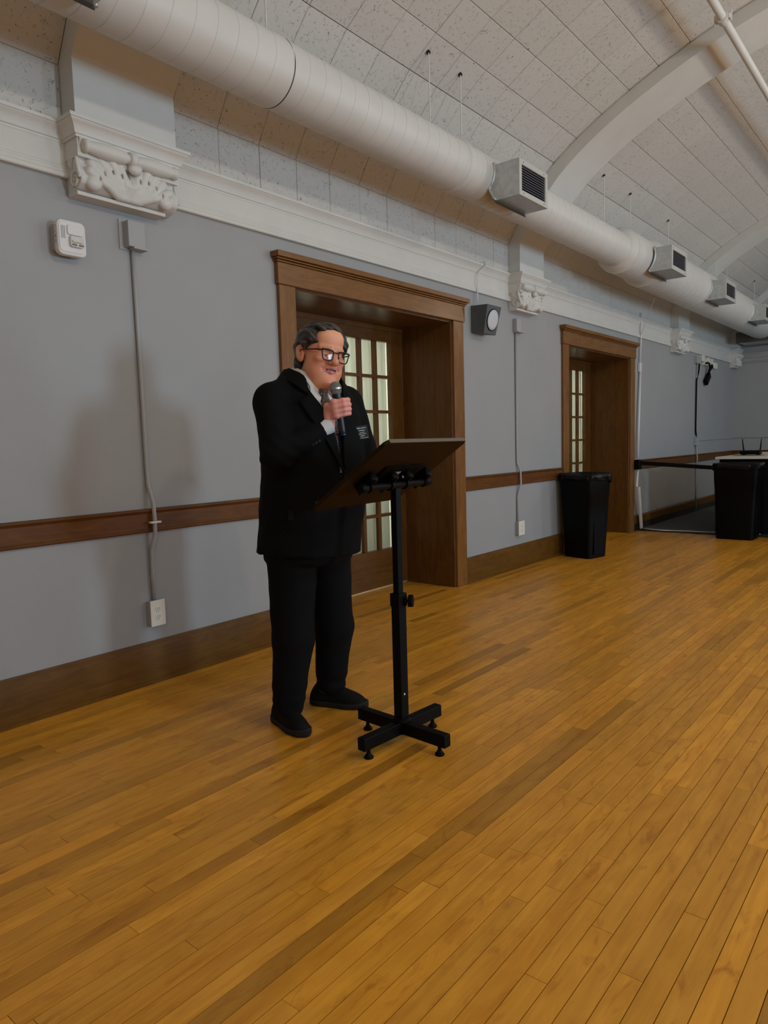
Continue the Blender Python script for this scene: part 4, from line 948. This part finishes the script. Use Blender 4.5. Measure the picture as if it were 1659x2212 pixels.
# hair
def hair_sdf(x, y, z):
    ax_ = np.abs(x)
    w_ = .0026*np.sin(105*z+85*x+32*y+1.7*np.sin(44*y+9*x))+.0013*np.sin(230*z+190*x+50*y+1.6*np.sin(60*y))
    d = ell(x, y, z, (0, .020, .049), (.091, .110, .092))
    d = smin(d, ell(ax_, y, z, (.072, .028, .030), (.022, .062, .055)), .02)
    d = smin(d, ell(x, y, z, (0, .085, -.02), (.070, .042, .075)), .03)            # back of the head to the nape
    d = smin(d, ell(ax_, y, z, (.080, -.014, .056), (.022, .042, .044)), .025)
    d = smin(d, cap(ax_, y, z, (.086, -.020, .052), (.086, -.012, .012), .009, .005), .01)   # sideburn
    d = smin(d, ell(x, y, z, (-.01, -.045, .108), (.060, .045, .022)), .02)        # lift above the brow
    d = d+w_*1.0
    # hairline: clear the face
    face = ell(x, y, z, (.008, -.115, -.005), (.073, .115, .100)); d = smax(d, -face, .006)
    side = ell(ax_, y, z, (.085, -.075, -.015), (.06, .066, .062)); d = smax(d, -side, .006)
    earc = ell(ax_, y, z, (.098, .008, -.012), (.034, .034, .050)); d = smax(d, -earc, .006)
    low = np.maximum(-z-.055, -(y-.02)); d = smax(d, -np.maximum(-z-.012, y*-1+.005-1), .004) if False else d
    d = smax(d, -(z+.085), .01); d = smax(d, np.maximum(-(z+.02), -(y-.030))*1.0-.0, .006) if False else d
    fr = smax(-(z+.005), (.045-y)*1.0-.0, .0)                    # below the ears only behind them
    cut = np.maximum(-(z-.004), -(y-.028)); d = smax(d, -np.maximum(z-.004, 0)*0-1e3*0+np.where((z < .004) & (y < .030), .004, -1.0), .003)
    return d
v, f = snet(hair_sdf, (-.12, -.115, -.10), (.12, .15, .165), .0023)
rr = np.clip(.5+.35*np.sin(105*v[:, 2]+85*v[:, 0]+32*v[:, 1]+1.7*np.sin(44*v[:, 1]+9*v[:, 0])+2.8)+.3*np.sin(230*v[:, 2]+190*v[:, 0]+50*v[:, 1]+1.6*np.sin(60*v[:, 1])+2.8), 0, 1); c = np.array((.012, .009, .008))[None]*(1-rr[:, None])+np.array((.055, .042, .034))[None]*rr[:, None]+np.array((.016, .014, .012))[None]*vnoise(v[:, 0], v[:, 1], v[:, 2], 60)[:, None]*.4  # highlights and shade of the waves put into the hair colour
gk = np.clip((-.0-v[:, 2])/.06, 0, 1)[:, None]; c = c*(1-gk)+np.array((.05, .045, .04))*gk
HAIRM, t_, b_ = nt('hair_strands'); at = N(t_, 'ShaderNodeAttribute', attribute_name='tone'); t_.links.new(at.outputs['Color'], b_.inputs['Base Color']); b_.inputs['Roughness'].default_value = .42
g_ = N(t_, 'ShaderNodeNewGeometry'); mp_ = N(t_, 'ShaderNodeMapping'); mp_.inputs['Scale'].default_value = (420, 36, 420); mp_.inputs['Rotation'].default_value = (.35, 0, .3)
t_.links.new(g_.outputs['Position'], mp_.inputs['Vector']); no_ = N(t_, 'ShaderNodeTexNoise', i_Scale=1.0, i_Detail=3.0); t_.links.new(mp_.outputs[0], no_.inputs['Vector'])
bp_ = N(t_, 'ShaderNodeBump', i_Strength=.5, i_Distance=.003); t_.links.new(no_.outputs['Fac'], bp_.inputs['Height']); t_.links.new(bp_.outputs[0], b_.inputs['Normal'])
tag(mk('hair', (hworld(v), f), HAIRM, man, smooth=True, col=np.clip(c, .003, 1)), 'wavy swept-back dark grey-brown hair')
# spectacles
gm = MB(); FRM = mat('spectacle_frame', (.010, .006, .005), .35, spec=.3)
GY, GZ = -.121, -.001
def gpt(s, u, w_): return (s*(.034+u), GY+.10*max(0, abs(.034+u)-.02)**1.3*2.2, GZ+w_)
gl = thing('g', (0, 0, 0)); bpy.data.objects.remove(gl)
spec = None
for s in (-1, 1):
    loop = []
    for a, b, q in ((.028, .020, 0), (-.022, .018, 90), (-.020, -.021, 180), (.024, -.021, 270)):
        R_ = .009 if q < 180 else .014
        cx_ = a-math.copysign(R_, a); cz_ = b-math.copysign(R_, b)
        for k in range(6):
            an = math.radians(q+90*k/5); loop.append(gpt(s, cx_+R_*math.cos(an), cz_+R_*math.sin(an)))
    rim = MB().tube(loop, .0025, 8, closed=True)
    o = mk('spectacles' if spec is None else 'rim', (hworld(np.array(rim.v)), rim.f), FRM, man if spec is None else spec, smooth=True)
    if spec is None: spec = o; spec['label'] = 'dark-rimmed rectangular spectacles'
    top = MB().tube([gpt(s, .030, .014), gpt(s, .028, .0195), gpt(s, .0, .0215), gpt(s, -.022, .0175)], [.0032, .0036, .0034, .0028], 8)
    mk('brow_bar', (hworld(np.array(top.v)), top.f), FRM, spec, smooth=True)
    n = len(loop); cen = np.mean(np.array(loop), 0); mk('lens', (hworld(np.r_[np.array(loop), cen[None]]), [(i, (i+1) % n, n) for i in range(n)]), LENS, spec)
    tp = MB().tube([gpt(s, .030, .016), (s*.0785, -.088, GZ+.016), (s*.0865, -.03, GZ+.014), (s*.0875, .012, GZ+.014), (s*.084, .03, GZ-.008)], [.0030, .0028, .0024, .0022, .002], 8)
    mk('temple_arm', (hworld(np.array(tp.v)), tp.f), FRM, spec, smooth=True)
bg = MB().tube([gpt(-1, -.021, .012), (-.006, GY-.004, GZ+.013), (.006, GY-.004, GZ+.013), gpt(1, -.021, .012)], .0026, 8); mk('bridge', (hworld(np.array(bg.v)), bg.f), FRM, spec, smooth=True)
# jacket
VX = -.022
def folds(x, y, z): return .004*vnoise(x, y, z, 26, 1.0)+.0022*vnoise(x, y, z, 61, 2.0)
def jacket(x, y, z):
    d = torso(x, y, z, .012)
    d = smax(d, z-1.565+.35*np.abs(y+.06), .02); d = smax(d, .788+.03*np.clip(x, -.2, .2)*-1-.0*y-z-.06*np.clip(-.15-y, 0, 1), .006)
    for s in (RS, LS): d = smin(d, cap(x, y, z, (np.sign(s[0])*.07, -.085, 1.548), (s[0]*.96, s[1], s[2]+.018), .045, .070), .030)
    a = cap(x, y, z, RS, RE, .082, .068); a = smin(a, cap(x, y, z, RE, np.array(RE)*.12+np.array(RW)*.88, .069, .044), .02)
    k = np.array(RW)-np.array(RE); k /= np.linalg.norm(k); e = np.array(RE)*.12+np.array(RW)*.88
    a = smax(a, (x-e[0])*k[0]+(y-e[1])*k[1]+(z-e[2])*k[2], .004)
    fold = .0035*np.sin(((x-RE[0])*.5+(z-RE[2])*1.0-(y-RE[1])*.6)*95)*np.exp(-((x-RE[0])**2+(y-RE[1])**2+(z-RE[2])**2)/.012)
    d = smin(d, a+fold, .022)
    b = cap(x, y, z, LS, LE, .084, .066); b = smin(b, cap(x, y, z, LE, np.array(LE)*.25+np.array(LW)*.75, .066, .046), .02); d = smin(d, b, .025)
    d = d+folds(x, y, z)
    wv = np.clip(.046+.42*(z-1.40), .004, .090)
    wedge = np.maximum(np.abs(x-VX)-wv, np.maximum(y+.12, 1.14-z)); d = smax(d, -wedge, .004)
    nk = cap(x, y, z, (.008, -.110, 1.50), (.010, -.128, 1.70), .078, .084); d = smax(d, -nk, .004)
    return d
def front_y(fn, x, z, y0=-.55, y1=.15, n=240):
    ys = np.linspace(y0, y1, n); x = np.asarray(x, float); z = np.asarray(z, float)
    D = fn(x[:, None, None], ys[None, :, None], z[:, None, None]*np.ones((1, 1, 1)))[:, :, 0]
    i = np.argmax(D < 0, 1); i = np.maximum(i, 1); r = np.arange(len(x)); a, b = D[r, i-1], D[r, i]; t = np.clip(a/(a-b+1e-9), 0, 1); return ys[i-1]+t*(ys[i]-ys[i-1])
SUIT = mat('black_wool', (.0035, .0035, .0038), .85, spec=.12, bump=.15, bs=700)
v, f = snet(jacket, (-.38, -.46, .74), (.42, .20, 1.62), .006); P3 = np.array(PO)
jk = mk('jacket', (v+P3, f), SUIT, man, smooth=True); jk['label'] = 'black suit jacket'
def drape(name, fn, poly, m, parent, lift, th, nsub=7):
    """patch: two (x,z) edges sampled, laid on the front of an implicit surface, with thickness"""
    A, B = [np.array(q, float) for q in poly]
    tA = np.linspace(0, 1, len(A)); T = np.linspace(0, 1, 22); a = np.c_[np.interp(T, tA, A[:, 0]), np.interp(T, tA, A[:, 1])]; tB = np.linspace(0, 1, len(B)); b = np.c_[np.interp(T, tB, B[:, 0]), np.interp(T, tB, B[:, 1])]
    G_ = np.array([a*(1-k/nsub)+b*k/nsub for k in range(nsub+1)]).reshape(-1, 2)
    yy = front_y(fn, G_[:, 0], G_[:, 1])-lift; n = len(T)
    V = np.r_[np.c_[G_[:, 0], yy, G_[:, 1]], np.c_[G_[:, 0], yy+th, G_[:, 1]]]; h_ = len(G_); Fc = []
    for k in range(nsub):
        for i in range(n-1):
            q = (k*n+i, k*n+i+1, (k+1)*n+i+1, (k+1)*n+i); Fc += [q, tuple(j+h_ for j in q[::-1])]
    edge = [i for i in range(n)]+[k*n+n-1 for k in range(1, nsub+1)]+[nsub*n+i for i in range(n-2, -1, -1)]+[k*n for k in range(nsub-1, 0, -1)]
    for i, j in zip(edge, edge[1:]+edge[:1]): Fc.append((i, j, j+h_, i+h_))
    return mk(name, (V+P3, Fc), m, parent, smooth='auto')
jsolid = lambda x, y, z: torso(x, y, z, .014)
def push(fn, P, dist):
    """move points outwards until they stand at least dist off an implicit surface"""
    P = np.array(P, float)
    for _ in range(8):
        f3 = lambda Q: np.array([float(fn(np.full((1, 1, 1), q[0]), np.full((1, 1, 1), q[1]), np.full((1, 1, 1), q[2])).ravel()[0]) for q in Q])
        d = f3(P); g = np.stack([f3(P+e)-d for e in np.eye(3)*.002], 1); g /= np.linalg.norm(g, axis=1)[:, None]+1e-9
        P = P+g*np.clip(dist-d, 0, .02)[:, None]
    return P
def spline(P, n):
    P = np.array(P, float); t = np.r_[0, np.cumsum(np.linalg.norm(np.diff(P, axis=0), axis=1))]; T = np.linspace(0, t[-1], n); out = []
    m_ = np.gradient(P, t, axis=0)
    for q in T:
        i = min(np.searchsorted(t, q, 'right')-1, len(P)-2); h_ = t[i+1]-t[i]; u = (q-t[i])/h_
        out.append((2*u**3-3*u**2+1)*P[i]+(u**3-2*u**2+u)*h_*m_[i]+(-2*u**3+3*u**2)*P[i+1]+(u**3-u**2)*h_*m_[i+1])
    return np.array(out)
def strip(name, A, B, fn, lift, m_, parent, th=.004, n=34, ns=6, smoothB=True):
    a_ = spline(A, n); b_ = spline(B, n) if smoothB else np.array([np.interp(np.linspace(0, 1, n), np.linspace(0, 1, len(B)), np.array(B)[:, k]) for k in range(3)]).T
    G_ = np.concatenate([a_*(1-k/ns)+b_*k/ns for k in range(ns+1)])
    if fn is not None:
        L_ = np.repeat(np.linspace(0, 1, ns+1), n)*0+lift; G_ = push(fn, G_, lift)
    V_ = [tuple(p) for p in G_+P3]; F2 = [(k*n+i, k*n+i+1, (k+1)*n+i+1, (k+1)*n+i) for k in range(ns) for i in range(n-1)]
    o_ = mk(name, (V_, F2), m_, parent, smooth=True); so_ = o_.modifiers.new('cloth', 'SOLIDIFY'); so_.thickness = th; so_.offset = 0; return o_
for s in (-1, 1):
    A = [(.008, -.018, 1.600), (.008+s*.055, -.036, 1.597), (.008+s*.084, -.085, 1.583), (.004+s*.086, -.145, 1.548), (VX+s*.090, -.200, 1.495), (VX+s*.064, -.240, 1.435), (VX+s*.030, -.268, 1.340), (VX+s*.004, -.290, 1.165)]
    B = [(.008, .020, 1.545), (.008+s*.085, -.005, 1.545), (.008+s*.128, -.075, 1.535), (.006+s*.140, -.135, 1.515), (VX+s*.118, -.190, 1.497), (VX+s*.098, -.205, 1.478), (VX+s*.150, -.200, 1.455), (VX+s*.120, -.230, 1.385), (VX+s*.062, -.265, 1.280), (VX+s*.008, -.290, 1.160)]
    strip('lapel', A, B, jsolid, .010, SUIT, jk, smoothB=False)
for k in range(2): mk('front_button', MB().lathe([(.010, 0), (.010, .003), (.006, .004)], P3+np.array((VX+.012, float(front_y(jsolid, [VX+.012], [1.13-.10*k])[0])-.002, 1.13-.10*k)), (0, -1, 0), 14), BLKPL, jk)
e_ = np.array(RE)*.36+np.array(RW)*.64; kdir = np.array(RW)-np.array(RE); kdir /= np.linalg.norm(kdir); vw = np.array((-.45, -.62, -.64)); vw -= kdir*(vw@kdir); vw /= np.linalg.norm(vw)
for k in range(4): mk('cuff_button', MB().lathe([(.0065, 0), (.0065, .003), (.003, .004)], P3+e_+kdir*(.012-.016*k)+vw*.052, vw, 12), mat('cuff_button_horn_%d' % k, (.04, .038, .036), .3), jk)
mk('pocket_flap', MB().obox(P3+np.array((-.165, -.195, .98)), (.83, -.55, 0), (.55, .83, 0), Z, .065, .006, .022), SUIT, jk)
# shirt, cuff, collar, tie
SHIRT = mat('white_shirt_cotton', (.60, .58, .57), .7, bump=.1, bs=300)
def shirt(x, y, z):
    d = torso(x, y, z, -.002); d = smax(d, z-1.55, .01); d = smax(d, 1.12-z, .01); d = smax(d, y+.10, .02)
    return d
shs_ = lambda x, y, z: torso(x, y, z, 0.0)
v, f = snet(shirt, (-.14, -.34, 1.10), (.14, -.06, 1.58), .006); sh = mk('shirt', (v+P3, f), SHIRT, man, smooth=True)
k0 = np.array(RE)*.20+np.array(RW)*.80; cu_a = np.array(RE)*-.04+np.array(RW)*1.04
mk('cuff', MB().tube([P3+k0, P3+cu_a], [.040, .038], 24), SHIRT, sh, smooth='auto')
# collar: folded band round the neck ending in two pointed wings
for s in (-1, 1):
    A = [(.010, -.048, 1.606), (.010+s*.046, -.062, 1.602), (.010+s*.069, -.112, 1.583), (.006+s*.058, -.168, 1.548), (-.004+s*.030, -.200, 1.522), (VX+s*.008, -.214, 1.512)]
    B = [(.010, -.032, 1.570), (.010+s*.056, -.048, 1.568), (.010+s*.083, -.112, 1.545), (.002+s*.083, -.168, 1.508), (VX+s*.086, -.212, 1.480), (VX+s*.066, -.240, 1.440)]
    strip('collar', A, B, shs_, .004, SHIRT, sh, th=.003)
TIEM, t_, b_ = nt('patterned_tie'); g_ = N(t_, 'ShaderNodeNewGeometry'); vo = N(t_, 'ShaderNodeTexVoronoi', i_Scale=78.0); vo.inputs['Randomness'].default_value = .25; t_.links.new(g_.outputs['Position'], vo.inputs['Vector'])
cr_ = N(t_, 'ShaderNodeValToRGB'); e0 = cr_.color_ramp.elements; e0[0].position = 0; e0[0].color = (.42, .33, .28, 1); e0[1].position = .62; e0[1].color = (.012, .008, .009, 1)
for p_, c_ in ((.22, (.40, .32, .28, 1)), (.28, (.03, .012, .012, 1)), (.42, (.10, .035, .03, 1)), (.48, (.22, .16, .13, 1)), (.56, (.02, .01, .012, 1))):
    q = e0.new(p_); q.color = c_
t_.links.new(vo.outputs['Distance'], cr_.inputs[0]); ma = N(t_, 'ShaderNodeMath', operation='MULTIPLY'); ma.inputs[1].default_value = 1.0; t_.links.new(vo.outputs['Distance'], ma.inputs[0]); t_.links.new(ma.outputs[0], cr_.inputs[0]); t_.links.new(cr_.outputs[0], b_.inputs['Base Color']); b_.inputs['Roughness'].default_value = .45
shs = lambda x, y, z: torso(x, y, z, 0)
TX = VX-.016
tie = drape('necktie', shs, ([(TX-.018, 1.492), (TX-.026, 1.44), (TX-.034, 1.36), (TX-.038, 1.25), (TX-.038, 1.15)], [(TX+.018, 1.492), (TX+.026, 1.44), (TX+.034, 1.36), (TX+.038, 1.25), (TX+.038, 1.15)]), TIEM, man, .008, .006); tie['label'] = 'dark tie with small round pattern'
mk('tie_knot', MB().prism([(-.024, .020), (.024, .020), (.016, -.022), (-.016, -.022)], P3+np.array((TX-.006, -.224, 1.492)), (1, 0, 0), (0, -.15, .99), (0, -1, 0), .010), TIEM, tie, bevel=.006)
# trousers
LEGS = [((-.095, -.045, .80), (-.120, -.052, .40), (-.142, -.030, .11)), ((.115, -.050, .80), (.150, -.052, .40), (.148, -.022, .13))]
def trousers(x, y, z):
    d = torso(x, y, np.maximum(z, .72), -.02); d = smax(d, z-.96, .01); d = smax(d, .74-z, .05)
    for i, (a, b, c_) in enumerate(LEGS):
        q = cap(x, y, z, a, b, .116, .092); q = smin(q, cap(x, y, z, b, c_, .092, .072), .02)
        q = smax(q, (.088 if i == 0 else .088)-.55*(y+.02)*(-1)-z, .005)
        q = q+.0025*np.sin(z*95+8*x+5*y)*np.exp(-((z-.12)/.075)**2)
        d = smin(d, q, .010)
    return d+folds(x, y, z)*.8
v, f = snet(trousers, (-.30, -.30, .02), (.34, .22, .98), .0065); tr = mk('trousers', (v+P3, f), SUIT, man, smooth=True); tr['label'] = 'black suit trousers'
# shoes
SHOEM = mat('black_shoe_mesh', (.004, .004, .004), .7, spec=.15, bump=.3, bs=500); SOLEM = mat('shoe_sole_rubber', (.013, .013, .012), .6, spec=.2)
def shoe(heel, toe, nm):
    heel = np.array(heel, float); toe = np.array(toe, float); d = toe-heel; L = np.linalg.norm(d); d /= L; s = np.array((-d[1], d[0], 0))
    def loc(x, y): return (x-heel[0])*d[0]+(y-heel[1])*d[1], (x-heel[0])*s[0]+(y-heel[1])*s[1]
    def foot(u, v_, z, w_, h_):
        wd_ = np.interp(u.ravel(), [0, .04, .12, .20, .27, .30], [.034, .038, .038, .050, .046, .034]).reshape(u.shape)+w_
        ht = np.interp(u.ravel(), [0, .05, .12, .2, .27, .31], [.100, .120, .108, .074, .056, .040]).reshape(u.shape)+h_
        e_ = np.sqrt((np.clip((u-.150)/.152, -1.5, 1.5))**4+(v_/wd_)**2+(np.clip(z-.012, -1, 1)/ht)**2*np.where(z > .012, 1, 9)); return (e_-1)*.035
    up = lambda x, y, z: smax(foot(*[q*np.ones_like(z) for q in loc(x, y)], z, 0, 0), .022-z, .004)
    so_ = lambda x, y, z: smax(foot(*[q*np.ones_like(z) for q in loc(x, y)], z*0+.012, .006, 0), np.maximum(z-.028-.012*np.clip((loc(x, y)[0]-.22)/.08, 0, 1)**2, .002-z), .004)
    lo = np.minimum(heel, toe)-.08; hi = np.maximum(heel, toe)+.08; lo[2] = -.01; hi[2] = .16
    v, f = snet(up, lo, hi, .004); o = mk(nm, (v, f), SHOEM, man, smooth=True)
    v, f = snet(so_, lo, (hi[0], hi[1], .06), .004); mk('sole', (v, f), SOLEM, o, smooth=True)
    for k in range(4):
        u = .130+.022*k; z = .113-.012*k; c0 = heel+d*u; mk('lace', MB().tube([c0-s*.020+Z*(z-.006), c0+Z*(z+.003)+d*.004, c0+s*.020+Z*(z-.006)], .0028, 6), mat('lace_%s_%d' % (nm, k), (.16, .16, .155), .7) if k < 2 else SHOEM, o, smooth=True)
shoe((2.150, 2.462, 0), (2.085, 2.170, 0), 'shoe'); shoe((2.385, 2.455, 0), (2.505, 2.182, 0), 'shoe')
# name badge
bx0 = np.array((.152, 0, 1.322)); by0 = float(front_y(jacket, [bx0[0]], [bx0[2]])[0]); bn = np.array((-.22, -.97, .10)); bn /= np.linalg.norm(bn)
bxx = np.cross(Z, bn); bxx /= np.linalg.norm(bxx); byy = np.cross(bn, bxx); ro_ = math.radians(-6); bxx, byy = bxx*math.cos(ro_)-byy*math.sin(ro_)*-1*-1, byy*math.cos(ro_)+bxx*math.sin(ro_)
bc = P3+np.array((bx0[0], by0, bx0[2]))+bn*.012
bd_ = mk('name_badge', MB().obox(bc, bxx, byy, bn, .036, .031, .0015), mat('badge_black', (.012, .012, .012), .6, spec=.2), man, bevel=.001); bd_['label'] = 'small black name badge with white lettering'
tm = MB(); f0 = bc+bn*.0016
place_text(tm, 'MIKE AMYX', .0098, f0+byy*.019, bxx, byy, bn, .0004)
place_text(tm, 'House of Representatives', .0058, f0-byy*.0245, bxx, byy, bn, .0004)
random.seed(3)
for yo, w_, hh in ((.0085, .015, .0018), (-.0005, .013, .0012), (-.0075, .022, .0012), (-.0155, .011, .0018)):
    x = -w_
    while x < w_:
        q = random.uniform(.0009, .002); tm.obox(f0+byy*yo+bxx*(x+q/2)+bn*.0004, bxx, byy, bn, q/2, hh*random.uniform(.6, 1), .0002); x += q+.0006
mk('lettering', tm, mat('badge_print', (.62, .62, .60), .5), bd_)
mk('clip', MB().tube([bc-bxx*.040+byy*.024, bc-bxx*.0385+byy*.031, bc-bxx*.036+byy*.030, bc-bxx*.0355-byy*.026], .0012, 6), mat('badge_clip', (.5, .5, .5), .3, metal=.7), bd_, smooth=True)
# microphone
mc = thing('microphone', tuple(MB0), 'black handheld microphone with silver mesh head held under his chin', 'microphone')
mk('handle', MB().lathe([(.012, 0), (.0135, .003), (.0140, .02), (.0150, .07), (.0180, .150), (.0200, .172), (.0205, .180)], MB0, Mu, 24), mat('mic_body', (.014, .014, .015), .32), mc, smooth='auto')
mk('tail_ring', MB().lathe([(.0125, 0), (.0143, .002), (.0143, .006)], MB0-Mu*.003, Mu, 20), mat('mic_blue_ring', (.02, .04, .16), .25, metal=.5), mc, smooth='auto')
hb = .198; R_ = .0258
mk('mesh_head', MB().lathe([(.0205, .176), (.0235, .182)]+[(R_*math.cos(a), hb+.004+R_*math.sin(a)) for a in np.linspace(-.35, 1.52, 12)], MB0, Mu, 28), mat('mic_mesh', (.33, .32, .30), .38, metal=.7, bump=.9, bs=650), mc, smooth=True)
mk('band', MB().lathe([(R_+.0003, hb-.004), (R_+.0012, hb-.003), (R_+.0012, hb+.004), (R_+.0003, hb+.005)], MB0, Mu, 28), mat('mic_band', (.45, .44, .42), .25, metal=.9), mc, smooth='auto')
